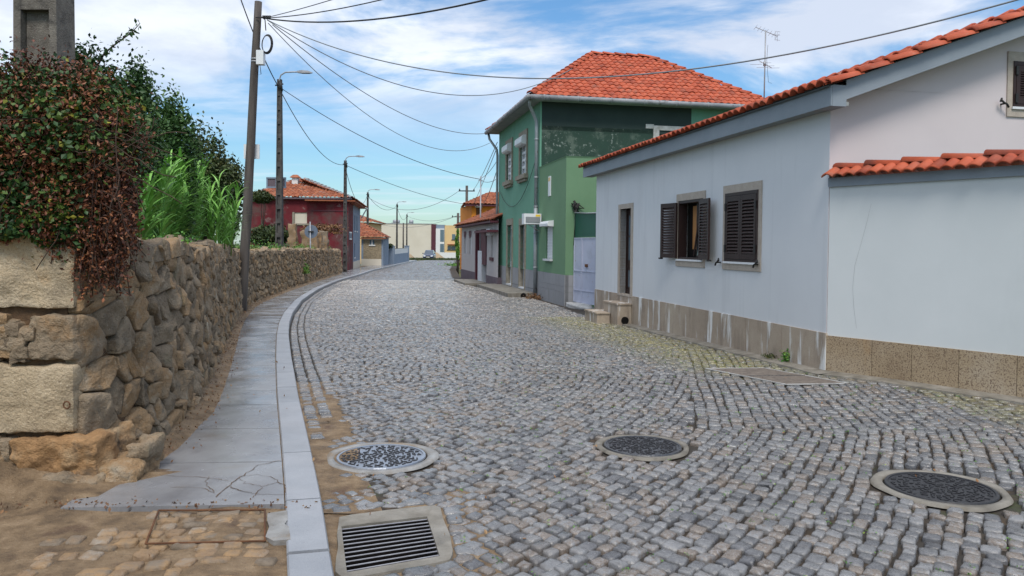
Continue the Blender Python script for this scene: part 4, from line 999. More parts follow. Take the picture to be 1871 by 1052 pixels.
mb.hexa([R_.P(RW, -.02, zr-.24), R_.P(2*RW+.2, -.02, roofz(-.2)-.24), R_.P(2*RW+.2, 0, roofz(-.2)-.24), R_.P(RW, 0, zr-.24), R_.P(RW, -.02, zr), R_.P(2*RW+.2, -.02, roofz(-.2)), R_.P(2*RW+.2, 0, roofz(-.2)), R_.P(RW, 0, zr)])
mb.build('fascia', 'trim', t)
mb = MB(); mb.hexa([R_.P(rb-.1, -.34, roofz(rb)-.24), R_.P(RW, -.34, zr-.2), R_.P(RW, -.02, zr-.2), R_.P(rb-.1, -.02, roofz(rb)-.24)]+[R_.P(rb-.1, -.34, roofz(rb)-.1), R_.P(RW, -.34, zr-.1), R_.P(RW, -.02, zr-.1), R_.P(rb-.1, -.02, roofz(rb)-.1)]); mb.build('rake_soffit', 'soffit', t)
mb = MB(); ov = .28
e0 = R_.P(-ov-.0, .03, roofz(-ov)+.02); e1 = R_.P(-ov, -LW-.85, roofz(-ov)+.02); r1_ = R_.P(RW, -LW-.85, zr+.02); r0_ = R_.P(RW, .03, zr+.02)
tiles(mb, [e0, e1, r1_, r0_], tw=.195, cl=.38, amp=.05, step=.035)
e0b = R_.P(2*RW+ov, .03, roofz(-ov)+.02); e1b = R_.P(2*RW+ov, -LW-.85, roofz(-ov)+.02); tiles(mb, [e1b, e0b, r0_, r1_], tw=.23, cl=.38, amp=.05)
rf = mb.build('roof', 'tile', t)
mb = MB(); ridge(mb, r0_+A([0, 0, .03]), r1_+A([0, 0, .03])); ridge(mb, R_.P(-ov+.02, .02, roofz(-ov)+.03), R_.P(RW, .02, zr+.04), .085, .4); mb.build('ridge_tiles', 'tile', rf)
mb = MB(); mb.poly([R_.P(-ov+.02, -.02, roofz(-ov)+.008), R_.P(RW, -.02, zr+.008), R_.P(RW, -LW-.8, zr+.008), R_.P(-ov+.02, -LW-.8, roofz(-ov)+.008)]); mb.poly([R_.P(2*RW+ov, -.02, roofz(-ov)+.008), R_.P(2*RW+ov, -LW-.8, roofz(-ov)+.008), R_.P(RW, -LW-.8, zr+.008), R_.P(RW, -.02, zr+.008)]); mb.build('roof_deck', 'black', rf)
mb = MB()
for a0, b0_ in ((-.2, RW),):
    mb.tube([R_.P(-.25, .012, roofz(-.25)+.01), R_.P(RW, .012, zr+.01)], .009, 5)
mb.tube([FA.P(-.33, .235, zs+.245), FA.P(LW+.4, .235, zs+.245)], .009, 5); mb.build('roof_cable', 'black', t)
# steps
t2 = thing('door_steps', 'granite doorstep block of two steps with a drain hole below the white house door', 'steps', FA.P((dA0+dA1)/2, .3, 0))
gl = g(FA.P(dA0, 0, 0)[1]); sA0 = FA.hit(1154, 560)[0]-.02; top1 = dz0-.05-.10
mb = MB(); st1 = dz0-.17; st2 = (st1+gl)/2+.0
FA.box(mb, dA0-.12, dA1+.12, .022, .34, gl-.1, st1-.035); FA.box(mb, dA0-.14, dA1+.14, .022, .36, st1-.035, st1); mb.build('upper_step', 'plinth', t2)
mb = MB(); FA.box(mb, dA0+.3, dA1+.75, .342, .62, gl-.1, st2-.035) if False else None
FA.box(mb, dA0+.35, dA1+.55, .362, .66, gl-.1, st2-.035); FA.box(mb, dA0+.33, dA1+.57, .362, .68, st2-.035, st2)
FA.box(mb, dA1+.145, dA1+.55, .024, .36, gl-.1, st2-.002); mb.build('lower_step', 'plinth', t2)
mb = MB(); cc = FA.P(dA0-.125, .17, gl+.10); n = 20; mb.tube([cc+ST*.02, cc-ST*.012], .085, 20, smooth=False); mb.build('drain_hole', 'dark', t2)
# ------------------------------------------------------------------ yard wall
zt = FB.hit(1871, 321)[1]; zb2 = FB.hit(1508, 612)[1]
print('yard', zt, FB.hit(1513, 342)[1], zb2, FB.hit(1871, 648))
t = thing('yard_wall', 'grey white yard wall with ochre granite base and orange tiled coping', 'wall', P1)
Ly = 5.0; nB = FB.N
mb = MB(); FB.box(mb, .012, Ly, -.22, 0, -.1, zt+.02); mb.build('rendered_face', 'yard', t)
mb = MB(); ed = [.012, .62, 1.1, 1.62, 2.2, 2.9, 3.6, 4.3, Ly]
for i in range(len(ed)-1): FB.box(mb, ed[i]+.003, ed[i+1]-.003, -.1, .02, -.1, zb2)
mb.build('plinth', 'plinth2', t)
mb = MB(); FB.box(mb, .006, Ly, -.28, .035, zt, zt+.115); mb.build('coping_beam', 'trim', t)
mb = MB(); zc = zt+.115
tiles(mb, [FB.P(-.02, .10, zc), FB.P(Ly, .10, zc), FB.P(Ly, -.12, zc+.115), FB.P(-.02, -.12, zc+.115)], tw=.145, cl=.40, amp=.033, step=.02)
tiles(mb, [FB.P(Ly, -.34, zc), FB.P(-.02, -.34, zc), FB.P(-.02, -.12, zc+.115), FB.P(Ly, -.12, zc+.115)], tw=.145, cl=.40, amp=.033, step=.02)
rt = mb.build('coping_tiles', 'tile', t)
mb = MB(); ridge(mb, FB.P(0, -.12, zc+.13), FB.P(Ly, -.12, zc+.13), .075, .42); mb.build('ridge_tiles', 'tile', rt)
mb = MB(); pts = [FB.hit(px, py) for px, py in ((1592, 372), (1583, 410), (1572, 450), (1562, 485), (1558, 525), (1560, 560), (1565, 600))]; V = []
for i, (a, z) in enumerate(pts): q = .0012+.0006*(i % 2); V += [FB.P(a-q, .0015, z), FB.P(a+q, .0015, z)]
mb.add(V, A([[2*i, 2*i+1, 2*i+3, 2*i+2] for i in range(len(pts)-1)])); mb.build('hairline_crack', 'greyr', t)
# ================================================================== GREEN HOUSE
print('green', aM, aG)
gg0 = -.45
zE = FG.hit(984, 180)[1]-.02; zBase = FG.hit(984, 495)[1]; zAn = FG.hit(1032, 289)[1]
print('eave', zE, 'base', zBase, FG.hit(911, 484.5)[1], FG.hit(1031, 500)[1], 'annex', zAn, FG.hit(984, 305)[1])
t = thing('green_house', 'tall green house with hipped red tile roof and dark tarred side wall', 'house', FG.P(aM, 0, gg0))
DW = 8.3                                             # depth of the house away from the street
FS = Fr(FG.P(aM, 0, 0), -SN, -ST)                    # side wall facing the camera
def hz_(px0, px1, py0, py1):
    m_ = (px0+px1)/2; return (FG.hit(px1, 400)[0], FG.hit(px0, 400)[0], FG.hit(m_, py1)[1], FG.hit(m_, py0)[1])
up1, up2 = hz_(925.5, 935, 265, 331), hz_(950, 962, 251, 320)
dn1, dn2 = hz_(928, 936.5, 411, 511), hz_(951, 960, 411, 519)
mb = MB(); FG.wall(mb, aM, aG, zBase, zE, [up1, up2, (dn1[0], dn1[1], zBase, dn1[3]), (dn2[0], dn2[1], zBase, dn2[3])], .25)
fk = Fr(FG.P(aG, 0, 0), -SN, ST); fk.quad(mb, 0, DW, gg0, zE, 0, .5); fk = Fr(FS.P(DW, 0, 0), ST, -SN); fk.quad(mb, 0, aG-aM, gg0, zE, 0, .5)
mb.build('street_wall', 'green', t)
aT = FS.hit(1263, 240)[0]; zP = FS.hit(1000, 237)[1]
wA0, wA1 = FS.hit(1204, 240)[0], FS.hit(1262, 240)[0]; wZ1 = FS.hit(1230, 239)[1]; wZ0 = wZ1-1.1
mb = MB(); FS.wall(mb, .06, aT, zP, zE); mb.build('tarred_side_wall', 'tar', t)
mb = MB(); FS.wall(mb, .06, aT, gg0, zP-.0, [(wA0, wA1-.15, wZ0, wZ1)], .2); mb.build('peeling_side_wall', 'tarp', t)
mb = MB(); FS.quad(mb, 0, .06, gg0, zE, 0); mb.build('corner_strip', 'green', t); mb = MB(); FS.quad(mb, aT, DW, gg0, zE, 0); mb.build('green_side_wall', 'green', t)
mb = surround(FS, wA0, wA1-.15, wZ0, wZ1, .22, .04, 0, .16); FS.box(mb, wA0-.5, wA0-.2, -.05, .03, wZ1+.05, wZ1+.2); wn = mb.build('side_window', 'concw', t)
mb = MB(); FS.quad(mb, wA0, wA1-.15, wZ0, wZ1, -.18); mb.build('pane', 'maroonp', wn)
# stone base
for (x0, x1) in ((aM, dn2[0]-.14), (dn2[1]+.14, dn1[0]-.14), (dn1[1]+.14, aG)):
    mb = MB(); n = max(1, int((x1-x0)/1.2)); e_ = np.linspace(x0, x1, n+1)
    for i in range(n):
        for z0, z1 in ((gg0, -.1+.15), (.06, zBase)):
            FG.box(mb, e_[i]+.004, e_[i+1]-.004, -.1, .02, z0, z1-.004, random.random())
    mb.build('stone_base', 'gbase', t)
# windows upstairs
for (a0, a1, z0, z1) in (up1, up2):
    wn = surround(FG, a0, a1, z0, z1, .14, .05, 0.0, .22).build('window', 'oldgrey', t)
    mb = MB(); FG.box(mb, a0-.22, a1+.22, -.1, .16, z0-.16, z0); FG.box(mb, a0-.15, a1+.15, -.1, .10, z0-.26, z0-.16); mb.build('sill', 'oldgrey', wn)
    mb = MB(); FG.box(mb, a0, a1, -.16, -.12, z0, z1); mb.build('pane', 'glassb', wn)
    mb = MB(); m_ = (a0+a1)/2
    for (x0, x1) in ((a0, a0+.07), (m_-.05, m_+.05), (a1-.07, a1)): FG.box(mb, x0, x1, -.12, -.05, z0, z1)
    for f in np.linspace(0, 1, 6): zz = z0+(z1-z0-.06)*f; FG.box(mb, a0+.07, a1-.07, -.118, -.055, zz, zz+.09)
    mb.build('sash', 'pvc', wn)
    mb = MB(); zb_ = z1-.32; pts = [(.0, z1+.02), (.17, z1-.01), (.23, z1-.08), (.23, z1-.26), (.17, z1-.32), (0, z1-.34)]
    V = [FG.P(a0-.05, d, z) for d, z in pts]+[FG.P(a1+.05, d, z) for d, z in pts]; n = len(pts)
    mb.add(V, [A([[i, (i+1) % n, n+(i+1) % n, n+i] for i in range(n)]), A([list(range(n))[::-1], [n+i for i in range(n)]])]); mb.build('shutter_box', 'pvc', wn)
# ground floor doors
for k_, (a0, a1, z0, z1) in enumerate((dn1, dn2)):
    z0 = g(34)+.22; wn = surround(FG, a0, a1, z0, z1, .15, .04, .06, .26).build('doorway', 'oldgrey', t)
    mb = MB(); FG.box(mb, a0, a1, -.16, -.12, z0, z1); mb.build('door', 'wwood' if k_ == 0 else 'greyr', wn)
    mb = MB(); FG.box(mb, a0+.12, a1-.12, -.125, -.108, z0+.95, z1-.15); mb.build('pane', 'glassb', wn)
    mb = MB(); FG.box(mb, a0, a1, -.12, .06, z0-.02, z0+.03); mb.build('threshold', 'wwood', wn)
# roof: hip with short ridge
o = .45; hs = zE-.02
c00 = FG.P(aM-o, o, hs); c01 = FG.P(aG+o, o, hs); L1 = aG-aM
c10 = FG.P(aM-o, -DW-o, hs); c11 = FG.P(aG+o, -DW-o, hs)
mz = at(1103, 103, (c00+c01+c10+c11)[1]/4)[2]
midY = None
rA = FG.P((aM+aG)/2, -(DW/2)+1.15, mz); rB = FG.P((aM+aG)/2, -(DW/2)-1.3, mz)
print('apex px target 1103,100; z', mz)
mb = MB()
tiles(mb, [c00, c10, rB, rA], tw=.24, cl=.34, amp=.045); tiles(mb, [c01, c00, rA], tw=.24, cl=.34, amp=.045)
tiles(mb, [c11, c01, rA, rB], tw=.24, cl=.34, amp=.045); tiles(mb, [c10, c11, rB], tw=.24, cl=.34, amp=.045)
for pp in ([c00, c10, rB, rA], [c01, c00, rA], [c11, c01, rA, rB], [c10, c11, rB]): mb.poly([p-A([0, 0, .04]) for p in pp])
rf = mb.build('roof', 'tile', t)
mb = MB()
for a, b in ((c00, rA), (c10, rB), (c01, rA), (c11, rB), (rA, rB)): ridge(mb, a+A([0, 0, .05]), b+A([0, 0, .06]), .12, .42)
mb.build('ridge_tiles', 'tile', rf)
mb = MB(); mb.hexa([FG.P(aM-o+.02, o-.02, hs-.10), FG.P(aG+o-.02, o-.02, hs-.10), FG.P(aG+o-.02, -DW-o+.02, hs-.10), FG.P(aM-o+.02, -DW-o+.02, hs-.10), FG.P(aM-o+.02, o-.02, hs-.045), FG.P(aG+o-.02, o-.02, hs-.045), FG.P(aG+o-.02, -DW-o+.02, hs-.045), FG.P(aM-o+.02, -DW-o+.02, hs-.045)]); mb.build('soffit', 'soffit', t)
mb = MB()
mb.tube([c00+A([0, 0, -.05])-ST*.06, c10+A([0, 0, -.05])-ST*.06], .085, 10); mb.tube([c00+A([0, 0, -.05])+SN*.06-ST*.06, c01+A([0, 0, -.05])+SN*.06], .085, 10)
for f in np.linspace(.05, .95, 8): p = c00+(c10-c00)*f+A([0, 0, -.05])-ST*.06; q = nz(c10-c00)*.03; mb.tube([p-q, p+q], .098, 10)
mb.build('gutter', 'gutter', t)
mb = MB(); dpx = aM+.12
mb.tube([FG.P(aM-.25, .42, hs-.1), FG.P(aM-.05, .38, hs-.25), FG.P(dpx, .1, hs-.75), FG.P(dpx, .09, hs-1.0), FG.P(dpx, .09, 2.9)], .06, 10)
mb.tube([FG.P(dpx, .09, 2.9), FG.P(dpx, .09, g(27)+.02)], .066, 10)
for z in (5.2, 3.9, 2.9, 2.0, .8): mb.tube([FG.P(dpx, .09, z), FG.P(dpx, .09, z+.05)], .076, 10)
mb.build('drainpipe', 'zinc', t)
mb = MB(); dq = aG-.1
mb.tube([FG.P(aG+.35, .42, hs-.1), FG.P(aG+.2, .40, hs-.35), FG.P(dq, .12, hs-.85), FG.P(dq, .09, hs-1.1), FG.P(dq, .09, g(34)+.1)], .055, 10); mb.build('drainpipe', 'zinc', t)
# annex
t = thing('green_annex', 'flat topped leaf green annex with a roller shutter window, beside the green house', 'annex', FG.P(0, 0, gg0))
rw = hz_(998, 1010, 412, 473); aN = aM-.0
mb = MB(); FG.wall(mb, 0, aM-.003, zBase+.0, zAn, [rw], .12)
mb.build('street_wall', 'green2', t)
FSa = Fr(FG.P(0, 0, 0), -SN, -ST)
mb = MB(); FSa.wall(mb, 0, 4.6, gg0, zAn); mb.hexa([FG.P(0, 0, zAn), FG.P(aM-.01, 0, zAn), FG.P(aM-.01, -4.6, zAn), FG.P(0, -4.6, zAn), FG.P(-.02, .02, zAn+.05), FG.P(aM-.01, .02, zAn+.05), FG.P(aM-.01, -4.6, zAn+.05), FG.P(-.02, -4.6, zAn+.05)]); mb.build('side_wall', 'green2', t)
mb = MB(); e_ = np.linspace(-.02, aM-.01, 4)
for i in range(3):
    for z0, z1 in ((gg0, .18), (.18, zBase-.35), (zBase-.35, zBase)): FG.box(mb, e_[i]+(.003 if i else 0), e_[i+1]-.003, -.1, .022, z0, z1-.005, random.random())
for z0, z1 in ((gg0, .18), (.18, zBase-.35), (zBase-.35, zBase)): FSa.box(mb, -.0, .26, -.1, .02, z0, z1-.005, random.random())
mb.build('stone_base', 'gbase', t)
a0, a1, z0, z1 = rw
mb = MB(); FG.box(mb, a0-.05, a1+.05, -.1, .10, z0-.06, z0); wn = mb.build('window', 'wwood', t)
mb = MB(); n = 22
for i in range(n):
    za, zb_ = z0+(z1-z0)*i/n, z0+(z1-z0)*(i+1)/n; FG.box(mb, a0+.02, a1-.02, -.08, -.045-(.0 if i % 2 else .004), za+.004, zb_)
mb.build('roller_shutter', 'pvc', wn)
mb = MB(); pts = [(.0, z1+.16), (.16, z1+.13), (.20, z1+.06), (.20, z1-.02), (.0, z1-.04)]; V = [FG.P(a0-.12, d, z) for d, z in pts]+[FG.P(a1+.12, d, z) for d, z in pts]; n = len(pts)
mb.add(V, [A([[i, (i+1) % n, n+(i+1) % n, n+i] for i in range(n)]), A([list(range(n))[::-1], [n+i for i in range(n)]])]); mb.build('shutter_box', 'pvc', wn)
a_, z_ = FG.hit(1005, 340); mb = MB(); FG.box(mb, a_-.14, a_+.14, 0, .03, z_-.32, z_+.32); hn = mb.build('wall_plaque', 'pvc', t)
mb = MB(); FG.box(mb, a_-.11, a_+.11, .03, .034, z_+.16, z_+.28); mb.build('plaque_band', 'yellow', hn)
mb = MB(); p = FSa.hit(1050, 378); c = FSa.P(p[0], .06, p[1]); 
for i in range(14): mb.tube([c+RNG.normal(0, .07, 3)*A([1, .3, 1.2]), c+RNG.normal(0, .08, 3)*A([1, .3, 1.3]), c+RNG.normal(0, .07, 3)*A([1, .3, 1.2])], .018, 5)
mb.tube([c, c-A([0, 0, .5]), c-A([.03, 0, 1.15])], .014, 5); mb.build('cable_tangle', 'black', t)
# stone parapet cap strip and yellow gas pipe arm
gz0_ = g(22); 
G0 = FSa.P(.26, .03, 0); G1 = at(1091, 480, 21.5); G1[2] = 0
FGt = Fr(G0, G1-G0, nz(np.cross(G1-G0, [0, 0, 1.]))); LG = np.linalg.norm(G1-G0); zg1 = FGt.hit(1060, 434)[1]; zgb = g(23)+.12
if np.dot(FGt.N, -FGt.O) < 0: FGt.N = -FGt.N
t = thing('metal_gate', 'pale lilac double metal gate with rust spots between annex and white house', 'gate', G0+A([0, 0, zgb]))
am = FGt.hit(1063, 500)[0]
for (x0, x1) in ((.01, am-.008), (am+.008, LG)):
    mb = MB(); FGt.box(mb, x0, x1, -.03, 0, zgb, zg1); lf = mb.build('gate_leaf', 'gate', t)
    mb = MB(); zm = zgb+(zg1-zgb)*.48
    for z in (zgb, zgb+.35, zm, zg1-.03): FGt.box(mb, x0+.01, x1-.01, 0, .016, z, z+.03)
    FGt.box(mb, x0, x0+.03, 0, .018, zgb, zg1); FGt.box(mb, x1-.03, x1, 0, .018, zgb, zg1); mb.build('rail', 'gate', lf)
mb = MB(); FGt.box(mb, am+.3, am+.42, .0, .05, zg1-.85, zg1-.77); mb.build('lock', 'rust', lf)
z2 = FGt.hit(1066, 389)[1]
mb = MB(); FGt.box(mb, .03, LG, -.03, -.01, zg1+.02, z2); mb.build('green_sheet', 'darkgreen', t)
mb = MB(); mb.tube([FGt.P(.05, .02, z2+.03), FGt.P(LG*.6, .03, z2-.02), FGt.P(LG-.02, .02, z2-.03)], .02, 6); mb.tube([FGt.P(LG-.02, .02, z2-.03), FGt.P(LG-.02, .02, zg1-1.)], .02, 6); mb.build('rail', 'zinc', t)
mb = MB(); rock(mb, FGt.P(LG*.45, .12, g(22)+.02), (.75, .2, .10), (FGt.U, FGt.N, A([0, 0, 1.])), .1, 4, 22, 10); tag(mb.build('gate_threshold', 'concw', loc=FGt.P(LG*.45, .12, g(22))), 'rough whitewashed stone threshold at the foot of the lilac gate', 'threshold')
# air conditioner and sidewalk slab
a_, z_ = FG.hit(960, 401, .35); ac0 = FG.hit(973, 401, .35)[0]; ac1 = FG.hit(947.5, 401, .35)[0]; az0, az1 = FG.hit(960, 410.5, .35)[1], FG.hit(960, 392, .35)[1]
t = thing('air_conditioner', 'white air conditioning unit on the green wall above the street door', 'air conditioner', FG.P((ac0+ac1)/2, 0, az0))
FC = Fr(FG.P((ac0+ac1)/2, .03, 0), -SN, -ST)
acw = .95; ac_a = .02
mb = MB(); p = FG.P(ac0+.1, .02, 0); Fq = Fr(p, SN, -ST)    # unit sticks out from the wall, its grille turned to the camera
Fq.box(mb, 0, .60, -.35, 0, az0, az1); mb.build('case', 'pvc', t)
mb = MB(); Fq.box(mb, .05, .54, 0, .006, az0+.05, az0+.05+(az1-az0)*.55); gr = mb.build('grille', 'glassb', t)
mb = MB()
for i in range(6): z = az0+.06+(az1-az0)*.55*i/6; Fq.box(mb, .06, .53, .006, .02, z, z+.022)
mb.build('louvre', 'greyr', gr)
mb = MB(); Fq.box(mb, .04, .2, .001, .005, az1-.1, az1-.03); mb.build('sticker', 'yell', t)
mb = MB(); mb.tube([Fq.P(.45, -.1, az0), Fq.P(.02, -.1, az0-.25)], .015, 5); mb.tube([Fq.P(.55, -.1, az0), Fq.P(.02, -.1, az0-.02)], .012, 5); mb.build('bracket', 'metal', t)
sl = [gp(870, 524), gp(930, 549), gp(976, 548), gp(940, 524)]
t = thing('doorstep_slab', 'low concrete pavement slab in front of the green house doors', 'doorstep', sl[1])
mb = MB(); sa1 = FG.hit(911, 519)[0]-.2; sa0 = aM+.35; zt_ = g(30)+.17
V = [FG.P(sa0, .03, -.4), FG.P(sa0, .92, -.4), FG.P(sa1, .92, -.5), FG.P(sa1, .03, -.5), FG.P(sa0, .03, zt_), FG.P(sa0, .9, zt_-.02), FG.P(sa1, .9, zt_-.06), FG.P(sa1, .03, zt_-.03)]
mb.hexa(V); mb.build('slab', 'conc', t)
mb = MB(); 
for i in range(6):
    x0 = sa0+(sa1-sa0)*i/6; x1 = sa0+(sa1-sa0)*(i+1)/6-.02; zz = zt_-.02-.04*i/6; FG.box(mb, x0, x1, .87, 1.0, -.45, zz)
mb.build('edge_stone', 'conc', t)
mb = MB(); mb.tube([FG.P(sa0+.02, .45, g(28)+.06), FG.P(sa0-.004, .45, g(28)+.06)], .1, 16, smooth=False); mb.build('drain_opening', 'dark', t)
# ================================================================== SMALL TILED HOUSE
b843 = gp(843, 508); FT = Fr([b843[0], b843[1], 0], -ST, SN)      # a grows towards the camera
zz0 = g(b843[1])-.1
aQ = FT.hit(869, 500)[0]; aD = FT.hit(889, 500)[0]; aE = FT.hit(910, 500)[0]
zTe = FT.hit(843, 412)[1]; zTp = FT.hit(843, 491)[1]
print('tiled', aQ, aD, aE, zTe, zTp)
t = thing('tiled_house', 'small single storey house clad in pale tiles with plum plinth and red tile roof', 'house', FT.P(0, 0, zz0))
n1 = [(FT.hit(848, 430)[0], FT.hit(852, 430)[0]), (FT.hit(857, 430)[0], FT.hit(861.5, 430)[0])]; zn0, zn1 = FT.hit(855, 464)[1], FT.hit(855, 422)[1]
hl = [(x0, x1, zn0, zn1) for x0, x1 in n1]
b0_, b1_ = FT.hit(897, 430)[0], FT.hit(901.5, 430)[0]; bz0, bz1 = FT.hit(899, 470)[1], FT.hit(899, 430)[1]
mb = MB(); FT.wall(mb, 0, aQ, zTp, zTe, hl, .15); FT.wall(mb, aD, aE, zTp, zTe, [(b0_, b1_, bz0, bz1)], .15); FT.wall(mb, aQ, aD, zTe-.35, zTe); FT.wall(mb, aQ, aD, zz0, zTe-.35) if False else None
fk = Fr(FT.P(0, 0, 0), -SN, ST); fk.quad(mb, 0, 6, zz0, zTe+.1, 0); 
mb.build('tiled_wall', 'pinktile', t)
mb = MB(); FT.box(mb, -.02, aQ, -.2, .03, zz0-.2, zTp); mb.build('plinth', 'plum', t); mb = MB(); FT.box(mb, aD, aE, -.2, .03, zz0-.2, zTp); mb.build('plinth', 'plum', t)
for (x0, x1) in n1:
    mb = MB(); FT.box(mb, x0, x1, -.14, -.10, zn0, zn1); wn = mb.build('window', 'pvc', t)
    mb = MB(); m_ = (x0+x1)/2; mb.poly([FT.P(x0, .02, zn1), FT.P(x1, .02, zn1), FT.P(x1, .02, zn1-.25), FT.P(m_, .02, zn1-.42), FT.P(x0, .02, zn1-.25)]); mb.build('pane', 'maroonp', wn)
mb = MB(); FT.box(mb, b0_, b1_, -.14, -.10, bz0, bz1); wn = mb.build('window', 'pvc', t); mb = MB(); FT.box(mb, b0_-.15, b1_+.15, 0, .2, bz1, bz1+.3); mb.build('shutter_box', 'pvc', wn); mb = MB(); FT.box(mb, b0_-.1, b1_+.1, 0, .06, bz0-.15, bz0); mb.build('sill', 'maroonp', wn)
mb = MB(); FT.box(mb, aQ+.02, aD-.02, -.3, -.25, zz0, zTe-.3); FT.box(mb, aQ, aQ+.25, -.2, .04, zz0, zTe-.5); FT.box(mb, aD-1.4, aD+.0, -.2, .05, zz0+1.1, zTe-.45); pn = mb.build('door_surround', 'maroonp', t)
dx0, dx1 = FT.hit(875, 480)[0], FT.hit(881, 480)[0]; dzt = FT.hit(878, 458)[1]
mb = MB(); FT.box(mb, dx0, dx1+.2, -.2, .06, zz0+.1, dzt); mb.build('door', 'wwood', pn)
hs = zTe; mb = MB(); e0, e1 = FT.P(-.4, .35, hs-.03), FT.P(aE+.0, .35, hs-.03); rd0, rd1 = FT.P(2.2, -2.7, hs+1.35), FT.P(aE, -2.7, hs+1.35); bk = FT.P(-.4, -6, hs-.03)
tiles(mb, [e0, e1, rd1, rd0], tw=.26, cl=.36, amp=.05); tiles(mb, [bk, e0, rd0], tw=.26, cl=.36, amp=.05); mb.poly([e0-A([0, 0, .04]), e1-A([0, 0, .04]), rd1-A([0, 0, .04]), rd0-A([0, 0, .04])]); mb.poly([bk, e0, rd0])
rf = mb.build('roof', 'tile_old', t); mb = MB(); ridge(mb, e0, rd0); ridge(mb, rd0, rd1); mb.build('ridge_tiles', 'tile_old', rf)
mb = MB(); FT.box(mb, -.38, aE, .0, .36, hs-.14, hs-.06); FT.box(mb, aD-.6, aE, .02, .5, hs-.55, hs-.45); mb.build('eave_board', 'maroonp', t)
mb = MB(); FT.box(mb, aQ-.2, aD+.6, .03, 1.1, zz0-.3, g(44)+.18); tag(mb.build('entrance_slab', 'conc', loc=FT.P(aQ, .03, zz0)), 'small raised concrete slab before the maroon doorway', 'doorstep')
# orange house
oc = at(851, 380, 62); FO = Fr([oc[0], oc[1], 0], -ST, SN)
FOx = Fr([at(862, 380, 62)[0], 62, 0], [1, .1, 0], [.1, -1, 0])
t = thing('orange_house', 'bright orange upper storey with brown tiled roof behind the small tiled house', 'house', (FOx.O[0], FOx.O[1], g(62)))
zo = FOx.hit(880, 373)[1]
mb = MB(); wz1 = FOx.hit(872, 379)[1]; FOx.wall(mb, 0, 7, g(62)-.2, zo, [(.35, .75, wz1-1.1, wz1)], .1); FO2 = Fr(FOx.O, ST, SN); FO2.quad(mb, 0, 7, g(62)-.2, zo, 0); mb.build('wall', 'orangeh', t)
mb = MB(); FOx.box(mb, .35, .75, -.09, -.05, wz1-1.1, wz1); wn = mb.build('window', 'rust', t); mb = MB(); FOx.box(mb, .25, .85, 0, .08, wz1, wz1+.25); mb.build('shutter_box', 'pvc', wn)
mb = MB(); e0, e1 = FOx.P(-.6, .5, zo-.02), FOx.P(7, .5, zo-.02); tp0, tp1 = FOx.P(1.6, -3, zo+1.1), FOx.P(7, -3, zo+1.1); bk = FOx.P(-.6, -6.5, zo)
tiles(mb, [e0, e1, tp1, tp0], tw=.3, cl=.4, amp=.06); tiles(mb, [bk, e0, tp0], tw=.3, cl=.4, amp=.06); mb.poly([e0-A([0, 0, .06]), e1-A([0, 0, .06]), tp1, tp0]); rf = mb.build('roof', 'tile_old', t)
mb = MB(); ridge(mb, e0, tp0, .14, .5); ridge(mb, tp0, tp1, .14, .5); mb.build('ridge_tiles', 'tile_old', rf)
mb = MB(); FOx.box(mb, -.58, 7, 0, .5, zo-.16, zo-.07); mb.build('eave_board', 'maroonp', t)
# ================================================================== LEFT HOUSES
YR = 55.0; rc = at(636, 490, YR); FR = Fr([rc[0], YR, 0], [-1., .02, 0], [.02, -1., 0])   # a grows leftwards
FRs = Fr([rc[0], YR, 0], nz([at(657, 487, 66)[0]-rc[0], 66-YR, 0]), [1, .3, 0]);
FRs.N = A([FRs.U[1], -FRs.U[0], 0])
zR = FR.hit(600, 361)[1]; zR0 = g(YR)-.1
t = thing('red_house', 'old weathered maroon house with hipped tile roof and boarded pale window', 'house', (rc[0], YR, zR0))
wa1, wa0 = FR.hit(537, 400)[0], FR.hit(560, 400)[0]; wz0_, wz1_ = FR.hit(550, 408)[1], FR.hit(550, 388)[1]
aL = FR.hit(452, 400)[0]
mb = MB(); FR.wall(mb, 0, aL, zR0, zR, [(wa0, wa1, wz0_, wz1_)], .12); lm = FRs.hit(645, 450)[0]
print('red', zR, aL, lm, wa0, wa1)
FRs.wall(mb, 0, lm, zR0, zR); mb.build('wall', 'maroon', t)
mb = MB(); FR.box(mb, wa0, wa1, -.1, -.06, wz0_, wz1_); wn = mb.build('window', 'cream', t); mb = MB(); FR.box(mb, wa0-.15, wa1+.15, 0, .06, wz0_-.12, wz0_); FR.box(mb, wa1, wa1+.15, 0, .05, wz0_, wz1_+.02); mb.build('sill', 'oldgrey', wn)
mb = MB(); FR.box(mb, -.02, FR.hit(568, 380)[0], 0, .04, FR.hit(600, 385)[1]-.03, FR.hit(600, 385)[1]+.03); FR.box(mb, .0, aL, 0, .12, zR-.1, zR); mb.build('string_course', 'maroonp', t)
ap = at(557, 326, YR+4.2); o = .3
e0 = FR.P(-o, o, zR); e1 = FR.P(aL+o, o, zR); bk0, bk1 = FRs.P(8, .35, zR), FR.P(aL+o, -9, zR); ap2 = ap+A([-2., .3, 0])
ap2 = ap+A([-.6, .2, 0])
mb = MB(); tiles(mb, [e0, e1, ap2, ap], tw=.3, cl=.4, amp=.05); tiles(mb, [bk0, e0, ap], tw=.3, cl=.4, amp=.05); tiles(mb, [e1, bk1, ap2], tw=.3, cl=.4, amp=.05); rf = mb.build('roof', 'tile_old', t)
mb = MB(); mb.hexa([q+A([0, 0, -.12]) for q in (e0, e1, bk1, bk0)]+[q+A([0, 0, .01]) for q in (e0, e1, bk1, bk0)]); mb.build('soffit', 'plum', t)
mb = MB(); ridge(mb, e0, ap, .13, .5); ridge(mb, e1, ap2, .13, .5); mb.build('ridge_tiles', 'gbase', rf)
